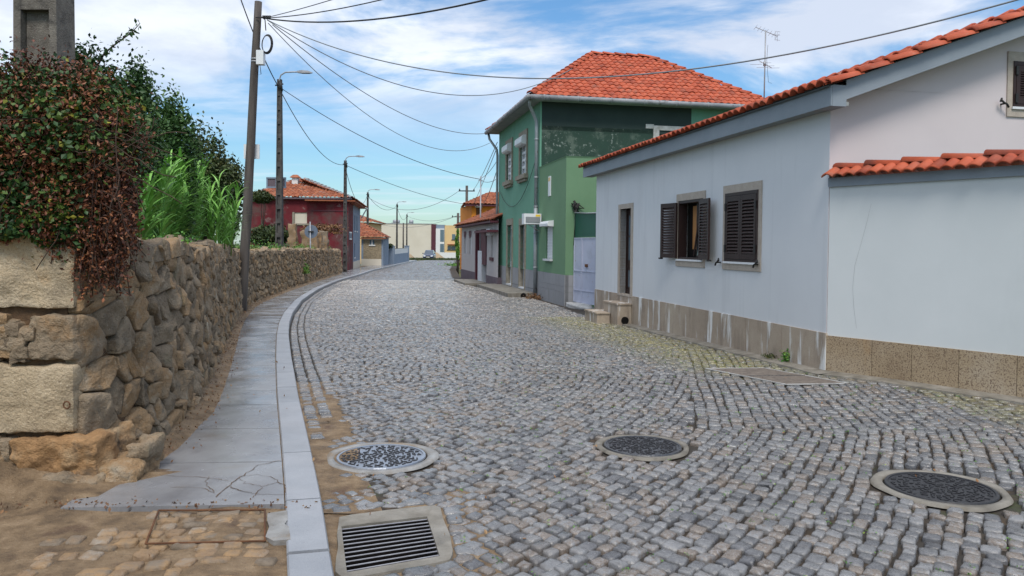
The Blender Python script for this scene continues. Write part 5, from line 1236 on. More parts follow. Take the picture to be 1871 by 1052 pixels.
cc = at(540, 333, YR+3); mb = MB(); mb.box(cc[0]-.22, cc[0]+.22, cc[1]-.22, cc[1]+.22, cc[2]-1.2, cc[2]+.25); mb.box(cc[0]-.2, cc[0]+.2, cc[1]-.2, cc[1]+.2, cc[2]+.2, cc[2]+.35)
ch = mb.build('chimney', 'whitew', rf)
mb = MB(); q = cc+A([0, 0, .35]); V = [q+A([x, y, 0]) for x, y in ((-.36, -.36), (.36, -.36), (.36, .36), (-.36, .36))]+[q+A([x, y, .22]) for x, y in ((-.15, -.15), (.15, -.15), (.15, .15), (-.15, .15))]; mb.hexa(V); mb.build('chimney_cap', 'tile_old', t)
p = at(670/1.0, 0, 1)  # unused helper point
mb = MB(); FRs.box(mb, .6, 2.6, .0, .05, FRs.hit(641, 433)[1]-.2, FRs.hit(641, 426)[1]+.1); sg = mb.build('street_sign', 'signback', t); mb = MB(); 
FRs.box(mb, .6, 2.6, .05, .055, FRs.hit(641, 433)[1]-.2, FRs.hit(641, 433)[1]-.1); FRs.box(mb, .6, 2.6, .05, .055, FRs.hit(641, 426)[1], FRs.hit(641, 426)[1]+.1); mb.build('sign_border', 'pvc', sg)
# grey terrace house beyond
l2 = 11.6
t = thing('grey_terrace_house', 'narrow blue grey rendered terrace house adjoining the maroon house', 'house', FRs.P(lm, 0, zR0))
mb = MB(); za = zR-.1; FRs.wall(mb, lm+.01, l2, zR0, za, [(lm+1.2, lm+2.0, 2.6, 3.8), (lm+1.2, lm+2.0, .5, 1.6), (lm+3.4, lm+4.2, 2.6, 3.8)], .15); mb.build('wall', 'bluegrey', t)
for (x0, z0) in ((lm+1.2, 2.6), (lm+1.2, .5), (lm+3.4, 2.6)):
    mb = MB(); FRs.box(mb, x0, x0+.8, -.12, -.08, z0, z0+1.2 if z0 > 1 else 1.6); wn = mb.build('window', 'glassb', t); mb = MB(); FRs.box(mb, x0-.1, x0+.9, 0, .05, z0-.1, z0); mb.build('sill', 'whitew', wn)
mb = MB(); FRs.box(mb, lm, l2, -.1, .04, zR0-.3, zR0+.7); mb.build('plinth', 'cream', t)
mb = MB(); e0 = FRs.P(-.3, .55, za-.05); e1 = FRs.P(l2+.2, .55, za-.05); tiles(mb, [e0, e1, FRs.P(l2+.2, -3.8, za+1.6), FRs.P(3, -3.8, za+1.6)], tw=.3, cl=.4, amp=.05); mb.hexa([FRs.P(-.3, .5, za-.16), FRs.P(l2, .5, za-.16), FRs.P(l2, -3, za-.16), FRs.P(-.3, -3, za-.16), FRs.P(-.3, .5, za-.08), FRs.P(l2, .5, za-.08), FRs.P(l2, -3, za-.08), FRs.P(-.3, -3, za-.08)]); mb.build('roof', 'tile_old', t)
mb = MB(); mb.tube([FRs.P(l2-.2, .6, za-.1), FRs.P(l2, .3, za-.6), FRs.P(l2, .1, za-1.)], .06, 6); mb.build('drainpipe', 'pvc', t)
# stone outbuilding
YO = 70.0; o0 = at(660, 480, YO); o1 = at(700, 480, YO); FX = Fr([o0[0], YO, 0], [1, 0, 0], [0, -1, 0]); LX = o1[0]-o0[0]
zx0 = g(YO)-.1; zx1 = FX.hit(680, 433)[1]
t = thing('stone_outbuilding', 'low stone faced building with grey borders and red tile roof', 'building', (o0[0], YO, zx0))
mb = MB(); FX.wall(mb, 0, LX, zx0, zx1); Fx2 = Fr(FX.P(LX, 0, 0), [-.06, 1, 0], [1, .06, 0]); Fx2.quad(mb, 0, 5, zx0, zx1, 0); mb.build('wall', 'bluegrey', t)
pa0, pa1 = FX.hit(664, 450)[0], FX.hit(697, 450)[0]; zp0, zp1 = FX.hit(680, 473)[1], FX.hit(680, 438)[1]
mb = MB(); FX.box(mb, pa0, pa1, 0, .03, zp0, zp1); mb.build('stone_facing', 'masonry', t); mb = MB(); FX.box(mb, 0, LX+.02, 0, .035, zp1, zx1); FX.box(mb, pa0-.2, pa1, .0, .04, zx0, zp0); mb.build('band', 'cream', t)
w0_, w1_ = FX.hit(676, 445)[0], FX.hit(684, 445)[0]; mb = MB(); FX.box(mb, w0_, w1_, .03, .06, FX.hit(680, 447)[1], FX.hit(680, 438.5)[1]); wn = mb.build('window', 'glassb', t)
mb = MB(); FX.box(mb, (w0_+w1_)/2-.04, (w0_+w1_)/2+.04, .06, .08, FX.hit(680, 447)[1], FX.hit(680, 438.5)[1]); FX.box(mb, w0_-.1, w1_+.1, .06, .1, FX.hit(680, 449)[1], FX.hit(680, 447)[1]); mb.build('sill', 'whitew', wn)
mb = MB(); tpx = at(657, 407, YO+3.5); e0 = FX.P(-.5, .4, zx1-.02); e1 = FX.P(LX+.3, .4, zx1-.02); tiles(mb, [e0, e1, tpx+A([.3, 0, 0]), tpx-A([1.5, 0, 0])], tw=.3, cl=.4, amp=.05); b2 = FX.P(LX-.15, -5, zx1); tiles(mb, [e1, b2, tpx+A([.3, 0, 0])], tw=.3, cl=.4, amp=.05); mb.hexa([e0-A([0, 0, .12]), e1-A([0, 0, .12]), b2-A([1.2, 0, .12]), b2-A([4, 0, .12]), e0-A([0, 0, .05]), e1-A([0, 0, .05]), b2-A([0, 0, .05]), b2-A([4, 0, .05])]); mb.build('roof', 'tile_old', t)
# yellow house behind
YY = 88.; y0_ = at(640, 430, YY); y1_ = at(678, 430, YY); FY = Fr([y0_[0], YY, 0], [1, 0, 0], [0, -1, 0]); zy = FY.hit(665, 406)[1]
t = thing('yellow_house', 'pale yellow house with dark red hipped roof behind the stone outbuilding', 'house', (y0_[0], YY, g(YY)))
mb = MB(); mb.box(y0_[0], y1_[0], YY, YY+7, g(YY)-.5, zy); mb.build('wall', 'yellow', t); mb = MB(); apx = at(655, 393, YY+3.5)
e = [A([y0_[0]-.5, YY-.5, zy]), A([y1_[0]+.5, YY-.5, zy]), A([y1_[0]+.5, YY+7.5, zy]), A([y0_[0]-.5, YY+7.5, zy])]
tiles(mb, [e[0], e[1], apx], tw=.4, cl=.5, amp=.06); tiles(mb, [e[1], e[2], apx], tw=.4, cl=.5, amp=.06); mb.poly([q-A([0, 0, .1]) for q in e]); mb.build('roof', 'tile_old', t)
# blue grey garden wall with pillars
t = thing('blue_garden_wall', 'blue grey garden wall with end pillars and white panel along the far pavement', 'wall', gp(716, 481))
pA = at(719, 480, 76); pB = at(746, 474, 92)
FW = Fr([pA[0], 76, 0], pB-pA, [1, .2, 0]); FW.N = A([FW.U[1], -FW.U[0], 0]); LWb = np.linalg.norm((pB-pA)[:2]); zq = FW.hit(724, 452)[1]; zq2 = zq-.1
mb = MB(); FW.box(mb, .4, LWb, -.2, 0, -.8, .55); mb.build('wall_base', 'bluegrey', t); mb = MB(); FW.box(mb, .4, LWb-.3, -.18, -.02, .55, zq-.15); mb.build('white_panel', 'whitew', t)
for a0 in (-.1, LWb-.3): mb = MB(); FW.box(mb, a0, a0+.6, -.45, .08, -.8, zq+.1); FW.box(mb, a0-.04, a0+.64, -.49, .12, zq+.1, zq+.18); mb.build('pillar', 'bluegrey', t)
mb = MB(); FW.box(mb, .6, LWb-.4, -.15, -.1, zq-.15, zq-.1); mb.build('rail', 'black', t)
tree('dark_hedge', 'dark evergreen hedge between stone outbuilding and blue garden wall', 710, 453, 76, 9, g(76), 'hedge', 'treed', 1500, .10)
# ================================================================== FAR END
YF = 165.
FF = Fr([at(683, 440, YF)[0], YF, 0], [1, 0, 0], [0, -1, 0]); zf0 = g(YF)-.3
def fx(px): return FF.hit(px, 440)[0]
def fz(py): return FF.hit(760, py)[1]
t = thing('beige_warehouse', 'long blank beige building closing the end of the street', 'building', (FF.O[0], YF, zf0))
mb = MB(); FF.box(mb, 0, fx(788), -14, 0, zf0-2, fz(409)); mb.build('wall', 'cream', t)
mb = MB(); FF.box(mb, -.1, fx(788), -14.1, .1, fz(409), fz(408)); mb.build('parapet', 'greyr', t)
for a_, b_ in ((715, 728), (745, 753)):
    t3 = thing('rooftop_tank', 'grey rooftop water tank at the %s of the beige building' % ('left' if a_ < 740 else 'middle'), 'tank', FF.P(fx((a_+b_)/2), -2, fz(408))); mb = MB(); c = FF.P(fx((a_+b_)/2), -2, fz(404.5)); w_ = (fx(b_)-fx(a_))/2
    mb.tube([c-A([w_, 0, 0]), c-A([w_*.9, 0, 0]), c+A([w_*.9, 0, 0]), c+A([w_, 0, 0])], [.2, .4, .4, .2], 12); mb.build('tank', 'metal', t3); mb = MB(); mb.box(c[0]-w_*1.3, c[0]+w_*.5, c[1]-.6, c[1]+.5, fz(409)-.02, fz(406.5)); mb.build('stand', 'gbase', t3)
t = thing('modern_house', 'modern house with maroon panel and two tall glazed openings at the street end', 'house', (FF.P(fx(790), 0, zf0)))
mb = MB(); FF.box(mb, fx(796.5), fx(812), -12, -.05, zf0-2, fz(410)); mb.build('wall', 'bluegrey', t)
mb = MB(); FF.box(mb, fx(788), fx(796.5), -12, .15, fz(459), fz(409)); mb.build('maroon_panel', 'maroonp', t); mb = MB(); FF.box(mb, fx(796.5), fx(812), -.04, .3, zf0-2, fz(417)); mb.build('white_frame', 'whitew', t)
for y0, y1 in ((419, 441), (445, 460)): 
    mb = MB(); FF.box(mb, fx(804.5), fx(811.5), .3, .33, fz(y1), fz(y0)); mb.build('glazing', 'glassb', t)
t = thing('yellow_far_house', 'ochre yellow two storey house right of the modern house at the street end', 'house', (FF.P(fx(813), 0, zf0)))
mb = MB(); FF.box(mb, fx(812.5), fx(850), -12, .1, zf0-2, fz(411)); mb.build('wall', 'yellow', t)
for (a_, b_, y0, y1) in ((826, 832, 427, 437), (818, 824, 449, 455.5), (825, 832, 449, 455.5)): mb = MB(); FF.box(mb, fx(a_), fx(b_), .1, .16, fz(y1), fz(y0)); wn = mb.build('window', 'glassb', t); mb = MB(); FF.box(mb, fx(a_)-.15, fx(b_)+.15, .1, .2, fz(y1)-.15, fz(y1)); mb.build('sill', 'brown', wn)
mb = MB(); FF.box(mb, fx(818), fx(840), .1, .9, fz(446.5), fz(445)); mb.build('canopy', 'tile_old', t)
mb = MB(); fy = 140.; pL = at(803, 468, fy); pR = at(845, 468, fy); mb.box(pL[0], pR[0], fy, fy+.3, -2.2, at(800, 461, fy)[2]); tag(mb.build('white_low_wall', 'whitew', loc=(pL[0], fy, -1)), 'low plain white wall in front of the yellow house at the street end', 'wall')
for px, py, r_, lab in ((797, 461, 12, 'tallest sand heap just right of the blue car'), (748, 463, 8, 'smaller sand heap left of the blue car')):
    Y_ = 128; c = at(px, 470, Y_); h_ = at(px, py, Y_)[2]-g(Y_); rr = r_*Y_/F; mb = MB(); n = 24; V = []
    for j, (f, z) in enumerate(((1.5, -.2), (1.2, .12), (.8, .45), (.4, .82), (.12, 1.0))):
        for i in range(n): th = 2*PI*i/n; k_ = 1+.12*math.sin(3*th+j)+.06*math.sin(7*th); V.append((c[0]+rr*f*k_*math.cos(th), c[1]+rr*f*k_*math.sin(th), g(Y_)+h_*z))
    mb.add(V, [A([[j*n+i, j*n+(i+1) % n, (j+1)*n+(i+1) % n, (j+1)*n+i] for j in range(4) for i in range(n)]), A([[4*n+i for i in range(n)]])], .5, 0, True); tag(mb.build('sand_heap', 'sandh', loc=(c[0], c[1], g(Y_))), lab, 'sand heap', 'sand heaps at the street end')
mb = MB(); n = 5000; X = RNG.uniform(-22, -6, n); Yq = RNG.uniform(113, 126, n); leaves(mb, np.stack([X, Yq, g(Yq)+RNG.uniform(-.05, .25, n)], 1), .10)
tag(mb.build('rough_grass', 'treed'), 'strip of rough grass beyond the end of the cobbled street', 'grass', kind='stuff')
# car
cY = 95.; cp = gp(782, 474.5); cY = cp[1]; c0 = cp.copy(); print('car at', cp)
t = thing('blue_car', 'dark blue hatchback car driving towards the camera on the cobbled street', 'car', c0)
def cv(x, y, z): return A([c0[0]+x, c0[1]+y, c0[2]+z])
prof = [(0.0, .25, .62, .72), (.08, .22, .72, .80), (.5, .2, .80, .84), (1.05, .2, .86, .86), (2.0, .2, .88, .86), (3.2, .2, .90, .86), (3.85, .22, .88, .82), (3.95, .3, .75, .74)]
mb = MB(); V = []; k = 8
for (y, zb_, zt_, hw) in prof:
    for x, z in ((-hw*.9, zb_), (-hw, zb_+.15), (-hw, zt_-.16), (-hw*.86, zt_), (hw*.86, zt_), (hw, zt_-.16), (hw, zb_+.15), (hw*.9, zb_)): V.append(cv(x, y, z))
n = len(prof); mb.add(V, [A([[i*k+j, i*k+(j+1) % k, (i+1)*k+(j+1) % k, (i+1)*k+j] for i in range(n-1) for j in range(k)]), A([list(range(k)), [(n-1)*k+j for j in range(k)][::-1]])], .5, 0, False)
V = []
for (y, z, hw) in ((1.0, .86, .74), (1.75, 1.42, .58), (2.1, 1.47, .57), (3.2, 1.42, .56), (3.8, .9, .7)): V += [cv(-hw, y, z), cv(hw, y, z)]
mb.poly([V[2], V[3], V[5], V[4]]); mb.poly([V[4], V[5], V[7], V[6]]); mb.build('body', 'carp', t)
mb = MB(); mb.poly([V[0], V[1], V[3], V[2]]); mb.build('windscreen', 'carw', t)
mb = MB()
for s_ in (0, 1): mb.poly([V[0+s_], V[2+s_], V[4+s_], V[6+s_], V[8+s_]])
mb.poly([V[6], V[7], V[9], V[8]]); mb.build('side_glass', 'glass', t)
for x in (-.78, .62):
    for y in (.75, 3.2):
        mb = MB(); mb.tube([cv(x, y, .3), cv(x+.17, y, .3)], .31, 18, smooth=False); w_ = mb.build('wheel', 'rubber', t); mb = MB(); mb.tube([cv(x-.005, y, .3), cv(x+.175, y, .3)], .19, 14, smooth=False); mb.build('rim', 'metal', w_)
for s_ in (-1, 1):
    mb = MB(); mb.poly([cv(s_*.72, -.01, .52), cv(s_*.42, -.02, .50), cv(s_*.36, .03, .64), cv(s_*.68, .1, .72)]); mb.hexa([cv(s_*.72, -.02, .52), cv(s_*.40, -.03, .50), cv(s_*.40, .1, .50), cv(s_*.72, .1, .52), cv(s_*.70, .0, .70), cv(s_*.38, -.01, .64), cv(s_*.38, .1, .64), cv(s_*.70, .1, .70)]); mb.build('headlight', 'headl', t)
    mb = MB(); mb.hexa([cv(s_*.80, 1.15, .88), cv(s_*1.0, 1.2, .88), cv(s_*1.0, 1.3, .88), cv(s_*.80, 1.3, .88), cv(s_*.80, 1.15, 1.02), cv(s_*1.0, 1.2, 1.02), cv(s_*1.0, 1.3, 1.02), cv(s_*.80, 1.3, 1.02)]); mb.build('mirror', 'carp', t)
mb = MB(); mb.box(c0[0]-.34, c0[0]+.34, c0[1]-.03, c0[1]+.03, c0[2]+.5, c0[2]+.58); mb.box(c0[0]-.55, c0[0]+.55, c0[1]-.025, c0[1]+.03, c0[2]+.24, c0[2]+.34); mb.build('grille', 'black', t)
mb = MB(); mb.box(c0[0]-.26, c0[0]+.26, c0[1]-.045, c0[1]-.0, c0[2]+.36, c0[2]+.47); mb.build('number_plate', 'plate', t)
# ================================================================== POLES, LAMPS, SIGNS
PB = gp(441, 570, .1); PT = at(472.5, 3, PB[1])
print('wood pole', PB, PT)
t = thing('utility_pole', 'tall dark leaning wooden utility pole with cable coil on the pavement', 'utility pole', PB)
mb = MB(); n = 14; mb.tube([PB-A([0, 0, .3])]+[PB+(PT-PB)*f+A([RNG.normal(0, .006), 0, 0]) for f in np.linspace(0.02, 1, n)], [.125]+list(np.linspace(.12, .085, n)), 14); mb.build('pole', 'wood', t)
def onp(px, py): return at(px, py, PB[1]-.12)
mb = MB(); c = onp(476, 105); mb.box(c[0]-.08, c[0]+.09, c[1]-.08, c[1]+.08, c[2]-.17, c[2]+.16); bx = mb.build('junction_box', 'pvc', t)
mb = MB(); mb.tube([c+A([0, -.05, -.17]), c+A([.03, -.05, -.4]), c+A([-.05, -.05, -.42]), c+A([-.07, -.02, -.2])], .008, 5); mb.build('wire', 'cable', bx)
mb = MB(); c = onp(487, 80)
for q in range(4):
    r_ = .15+.008*q; mb.tube([c+A([r_*.72*math.cos(a)+.004*q, .01*q+.03*math.sin(a), r_*1.35*math.sin(a)]) for a in np.linspace(0, 2*PI, 25)], .011, 6)
mb.build('cable_coil', 'cable', t)
mb = MB(); c = onp(478, 32); mb.tube([c-A([.14, 0, 0]), c+A([.16, 0, 0])], .014, 6); mb.tube([c+A([.0, 0, .02]), c+A([.08, 0, -.05]), c+A([.1, 0, -.3])], .012, 6)
for q in range(4): mb.tube([c+A([.05+.05*q, -.02, -.03]), c+A([.05+.05*q, -.02, .04])], [.02, .03], 8)
mb.build('bracket', 'black', t)
mb = MB()
for py in (107, 112): mb = MB(); f = (570-py)/567; c = PB+(PT-PB)*f; mb.tube([c-A([0, 0, .015]), c+A([0, 0, .015])], .103, 14); mb.build('band', 'metal', t)
mb = MB(); c0_ = at(442, 262, PB[1]-.0); c1_ = at(471, 289, PB[1]); mb.box(c0_[0], c1_[0], PB[1]-.0+.12, PB[1]+.145, c1_[2], c0_[2]); tag(mb.build('sign_plate', 'pvc', loc=(c0_[0], PB[1]+.13, c1_[2])), 'plain white square sign plate fixed behind the leaning wooden pole', 'sign')
# street lamps
HL = 7.7
def lamp_proto(loc, label):
    t = thing('street_lamp', label, 'street lamp', loc, 'street lamps along the left pavement'); x, y, z = loc
    mb = MB(); n = 16
    def sec(h): return .14-.06*h/HL, .13-.05*h/HL
    # two flanges and webs (post with recessed panels)
    for s_ in (-1, 1):
        V = []
        for h in (0, HL):
            w_, d_ = sec(h)
            V += [(x+s_*w_, y-d_, z+h), (x+s_*w_, y+d_, z+h), (x+s_*w_*.55, y+d_, z+h), (x+s_*w_*.55, y-d_, z+h)]
        mb.add(V, [A([[0, 1, 2, 3], [4, 5, 6, 7], [0, 1, 5, 4], [1, 2, 6, 5], [2, 3, 7, 6], [3, 0, 4, 7]])], .5)
    hs_ = np.linspace(0, HL, 15)
    for i, h in enumerate(hs_):
        w_, d_ = sec(h); h0, h1 = max(0, h-.09), min(HL, h+.09); mb.box(x-w_*.56, x+w_*.56, y-d_+.002, y+d_-.002, z+h0, z+h1)
    w_, d_ = sec(4.); mb.box(x-w_*.62, x+w_*.62, y-.05, y+.05, z, z+HL*.8); mb.box(x-w_*.4, x+w_*.4, y-.045, y+.045, z+HL*.8, z+HL)
    mb.build('post', 'lampc', t)
    mb = MB(); pts = [(x+.03, y-.12, z+HL-.35), (x+.03, y-.12, z+HL-.02), (x+.08, y-.12, z+HL+.14), (x+.25, y-.12, z+HL+.25), (x+.55, y-.12, z+HL+.27), (x+.8, y-.12, z+HL+.27)]; mb.tube(pts, .028, 8); mb.build('arm', 'metal', t)
    mb = MB(); V = []
    for xx, w2_, zt, zb in ((.72, .05, .31, .24), (.9, .10, .33, .22), (1.15, .11, .31, .22), (1.3, .04, .26, .23)):
        V += [(x+xx, y-.12-w2_, z+HL+zb), (x+xx, y-.12+w2_, z+HL+zb), (x+xx, y-.12+w2_*.7, z+HL+zt), (x+xx, y-.12-w2_*.7, z+HL+zt)]
    mb.add(V, [A([[i*4+j, i*4+(j+1) % 4, (i+1)*4+(j+1) % 4, (i+1)*4+j] for i in range(3) for j in range(4)]), A([[3, 2, 1, 0], [12, 13, 14, 15]])]); hd = mb.build('lamp_head', 'gutter', t)
    mb = MB(); mb.tube([(x+.05, y-.2, z+HL-.1), (x+.12, y-.22, z+HL-.3), (x+.16, y-.2, z+HL-.5)], [.05, .06, .03], 8); mb.tube([(x-.14, y-.1, z+HL-.25), (x+.18, y-.14, z+HL-.2)], .03, 6); mb.build('clamp', 'black', t)
    return t
def lamp_loc(px, pytop, Y): p = at(px, pytop, Y); return (p[0], Y, p[2]-HL)
LL = [lamp_loc(511, 145, 30), lamp_loc(631, 293, 51), lamp_loc(672, 351, 80), lamp_loc(725.5, 372, 105), lamp_loc(743.5, 391, 132)]
lp = lamp_proto(LL[0], 'nearest concrete street lamp, rising behind the rubble wall beside the small billboard')
LLab = ['second concrete street lamp, at the corner of the maroon house', 'third concrete street lamp, before the stone outbuilding', 'fourth street lamp, behind the blue garden wall, taller of the far pair', 'farthest street lamp, nearest the blue car']
for l_, la in zip(LL[1:], LLab): dup(lp, l_, la)
LT = [A([l_[0], l_[1]-.2, l_[2]+HL-.3]) for l_ in LL]
# concrete pylon upper left
p0 = at(24, 112, 5.7); p1 = at(104, 112, 5.7); pc = (p0[0]+p1[0])/2; pw = (p1[0]-p0[0])/2
t = thing('concrete_pole', 'massive grey lichened concrete pole with recessed panels rising behind the ivy', 'pole', (pc, 5.7, 0))
mb = MB(); pd = .12
def sc_(z): return pw*(1-.05*(z-2.9))
for s_ in (-1, 1):
    V = []
    for z in (0., 9.):
        w_ = sc_(z); V += [(pc+s_*w_, 5.7, z), (pc+s_*w_, 5.7+2*pd, z), (pc+s_*w_*.66, 5.7+2*pd, z), (pc+s_*w_*.66, 5.7, z)]
    mb.add(V, [A([[0, 1, 2, 3], [4, 5, 6, 7], [0, 1, 5, 4], [1, 2, 6, 5], [2, 3, 7, 6], [3, 0, 4, 7]])], .5)
mb.box(pc-pw*.6, pc+pw*.6, 5.7+.06, 5.7+2*pd-.06, 0, 9)
zr_ = at(60, 8, 5.7)[2]
for z in (zr_, zr_+1.1, zr_-1.1, zr_+2.2, zr_+3.3, zr_-2.2): w_ = sc_(z); mb.box(pc-w_*.67, pc+w_*.67, 5.7+.002, 5.7+2*pd-.002, z-.035, z+.05)
mb.build('post', 'pylon', t)
# round road sign seen from behind
sb = gp(568, 513, .1); t = thing('road_sign', 'round road sign seen from behind on a thin grey post by the wall', 'road sign', sb)
mb = MB(); mb.tube([sb, (sb[0]-.04, sb[1], at(566, 405, sb[1])[2])], .03, 8); mb.build('post', 'metal', t)
sc0 = at(568, 423, sb[1]); mb = MB(); mb.tube([sc0+A([0, .04, 0]), sc0+A([0, .07, 0])], .31, 28, smooth=False); mb.build('disc', 'signback', t)
mb = MB(); mb.box(sc0[0]-.12, sc0[0]+.12, sc0[1]-.04, sc0[1]+.035, sc0[2]-.03, sc0[2]+.03); mb.build('bracket', 'black', t)
# small billboard beside the first lamp
mb = MB(); q0_ = at(494, 326, 31); q1_ = at(527, 344, 31)
t = thing('billboard', 'small dark billboard seen from behind beside the nearest street lamp', 'billboard', (q0_[0], 31, 1.2))
mb.box(q0_[0], q1_[0], 30.6, 30.66, q1_[2], q0_[2]); mb.build('panel', 'plum', t); mb = MB()
mb.box(q0_[0]-.03, q1_[0]+.03, 30.57, 30.60, q0_[2]-.04, q0_[2]+.02); mb.box(q0_[0]-.03, q1_[0]+.03, 30.57, 30.60, q1_[2]-.02, q1_[2]+.04)
for f in (0, .5, 1): x = q0_[0]+(q1_[0]-q0_[0])*f; mb.box(x-.03, x+.03, 30.58, 30.6, q1_[2], q0_[2])
mb.build('frame', 'bluegrey', t); mb = MB(); mb.tube([((q0_[0]+q1_[0])/2, 30.7, 1.0), ((q0_[0]+q1_[0])/2, 30.7, q0_[2])], .05, 8); mb.build('post', 'metal', t)
# granite posts standing on the garden edge behind the wall
for i, (px, pt, w_, Y, lab) in enumerate(((535, 409, .19, 37, 'slender granite gatepost, leftmost behind the wall'), (566, 420, .40, 38.5, 'broad pale granite slab leaning behind the round road sign'), (581, 425, .2, 39, 'granite post just right of the round road sign'), (592, 423, .22, 41, 'granite post standing at the end of the rubble wall'))):
    p = at(px, pt, Y); z0 = 1.1; h = p[2]-z0; mb = MB(); tl = .08 if i == 1 else .02
    boxrock(mb, A([p[0], Y, z0+h/2]), A([w_, .12, h/2]), (nz([1, 0, tl]), A([0, 1., 0]), nz([-tl, 0, 1])), .05, (6, 4, 12), 0, .04); tag(mb.build('granite_post', 'vergest', loc=(p[0], Y, z0)), lab, 'stone post', 'granite posts behind the rubble wall')
tree('bush', 'dead brown bush arching over the granite posts', 588, 412, 43, 40, 1.1, 'shrub', 'litter', 1800, .07, None, 428, 4)
# right hand poles
def rpole(px, pyt, Y, r, lab, cross, m='wood', zb=None, hpx=None):
    p = at(px, pyt, Y); zb = g(Y)-.2 if zb is None else zb; t = thing('utility_pole', lab, 'utility pole', (p[0], Y, zb))
    mb = MB(); mb.tube([(p[0], Y, zb), (p[0], Y, p[2])], [r*1.3, r], 8); mb.build('pole', m, t)
    if cross:
        mb = MB(); z = p[2]-.5; mb.box(p[0]-cross, p[0]+cross, Y-.1, Y-.02, z-.05, z+.05)
        for q in (-1, 1): mb.tube([(p[0]+q*cross*.9, Y-.06, z+.05), (p[0]+q*cross*.9, Y-.06, z+.2)], .05, 6)
        mb.build('crossarm', 'black', t)
    return A([p[0], Y, p[2]-.3])
R1 = rpole(853, 339, 72, .12, 'dark wooden utility pole with crossarm behind the orange house', .75)
R2 = rpole(837, 389, 100, .15, 'slim far utility pole with crossarm left of the tiled house', .8)
R3 = rpole(737, 407, 118, .1, 'thin plain pole between the two farthest street lamps', 0)
tp = at(878.5, 322, 38.); mb = MB(); mb.tube([(tp[0], 38., at(878, 425, 38.)[2]-1.6), tp], .035, 8); t = thing('cable_mast', 'thin grey metal mast carrying cables in front of the tiled house', 'mast', (tp[0], 38., 1.)); mb.build('mast', 'metal', t)
mb = MB(); mb.tube([tp-A([.12, 0, .2]), tp-A([-.1, 0, .2])], .015, 6); mb.tube([(tp[0], 38, 2.2), (tp[0]+.5, 38.3, 2.2)], .02, 6); mb.build('arm', 'metal', t)
# antenna
an = at(1396, 178, 18.4); at_ = at(1399, 55, 18.4); t = thing('tv_antenna', 'tall thin television aerial mast above the white house roof', 'antenna', an-A([0, 0, .3]))
mb = MB(); mb.tube([an-A([0, 0, .5]), at_], .016, 6); mb.tube([an+A([0, 0, .75]), an+A([0, 0, .85])], .035, 6); mb.build('mast', 'metal', t)
mb = MB(); q = at_-A([0, 0, .06]); mb.tube([q+A([-.24, 0, .13]), q+A([.28, 0, -.08])], .008, 5)
for f in np.linspace(0, 1, 7): c = q+A([-.24+.52*f, 0, .13-.21*f]); mb.tube([c-A([.02, .2, .0]), c+A([.02, .2, 0])], .004, 4)
for f in (.9, 1.): c = q+A([-.24+.52*f, 0, .13-.21*f]); mb.tube([c-A([0, .0, .12]), c+A([0, 0, .1])], .004, 4)
for z in (-.1, .02, .1): mb.tube([q+A([.22, 0, -.06+z]), q+A([.38, .1, -.05+z])], .004, 4)
mb.build('upper_aerial', 'metal', t)
mb = MB(); q = at(1397, 118, 18.4); mb.tube([q+A([-.14, 0, .10]), q+A([.18, 0, -.08])], .008, 5)
for z, s_ in ((.0, -.2), (-.07, -.05), (.04, .02), (-.03, .1), (-.08, .22)): mb.tube([q+A([s_-.17, -.1, z-.02]), q+A([s_+.17, .1, z+.03])], .004, 4)
mb.build('lower_aerial', 'metal', t)
mb = MB(); mb.tube([at(1403, 82, 18.3), at(1401, 110, 18.3), at(1404, 150, 18.3), at(1410, 152, 18.3)], .004, 4); mb.build('loose_wire', 'cable', t)
# ------------------------------------------------------------------ cables
pt = onp(482, 33); T1 = LT[0]; gC = 'overhead cables strung between poles and houses'
cable('overhead_cable', 'thick black cable leaving the wooden pole to the upper right, lowest of the three there', pt, at(1300, -130, 9), .45, .016, group=gC)
cable('overhead_cable', 'black cable leaving the wooden pole to the upper right, middle of the three there', pt, at(1050, -110, 10), .2, .011, group=gC)
cable('overhead_cable', 'steep thin cable rising from the wooden pole out of the top of the picture', pt, at(800, -66, 11), .05, .009, group=gC)
cable('overhead_cable', 'long grey cable sagging across the whole street from the wooden pole over the white roof', onp(490, 37), at(1960, -30, 8.6), 1.2, .011, 'cableg', 50, gC)
cable('overhead_cable', 'grey cable from the wooden pole ending on the tiled roof of the green house', onp(488, 36), FG.P(aM-.4, -1.0, zE+.95) , 1.3, .012, 'cableg', 40, gC)
cable('overhead_cable', 'upper thin cable from the wooden pole down to the green house gutter corner', onp(498, 45), at(893, 243, 34.8), .8, .012, 'cableg', 40, gC)
cable('overhead_cable', 'lower thin cable from the wooden pole drooping to the green house drainpipe', onp(490, 42), at(895, 261, 34.6), 1.35, .010, 'cableg', 40, gC)
cable('overhead_cable', 'short black cable dropping behind the wooden pole to the nearest street lamp', at(432, -24, 24), T1, .2, .018, group=gC)
cable('overhead_cable', 'greenish cable from the nearest street lamp across to the thin metal mast', T1, tp-A([0, 0, .15]), .55, .014, group=gC)
cable('overhead_cable', 'sagging cable from the nearest to the second street lamp', T1, LT[1], .85, .016, group=gC)
cable('overhead_cable', 'cable from the second street lamp across the street to the crossarm pole', LT[1], R1-A([.3, 0, 1.4]), .35, .018, group=gC)
cable('overhead_cable', 'deeply sagging cable from second to third street lamp', LT[1], LT[2], 1.7, .018, group=gC)
cable('overhead_cable', 'sagging cable from third to fourth street lamp', LT[2], LT[3], 1.0, .02, group=gC)
cable('overhead_cable', 'sagging cable between the two farthest street lamps', LT[3], LT[4], 1.2, .02, group=gC)
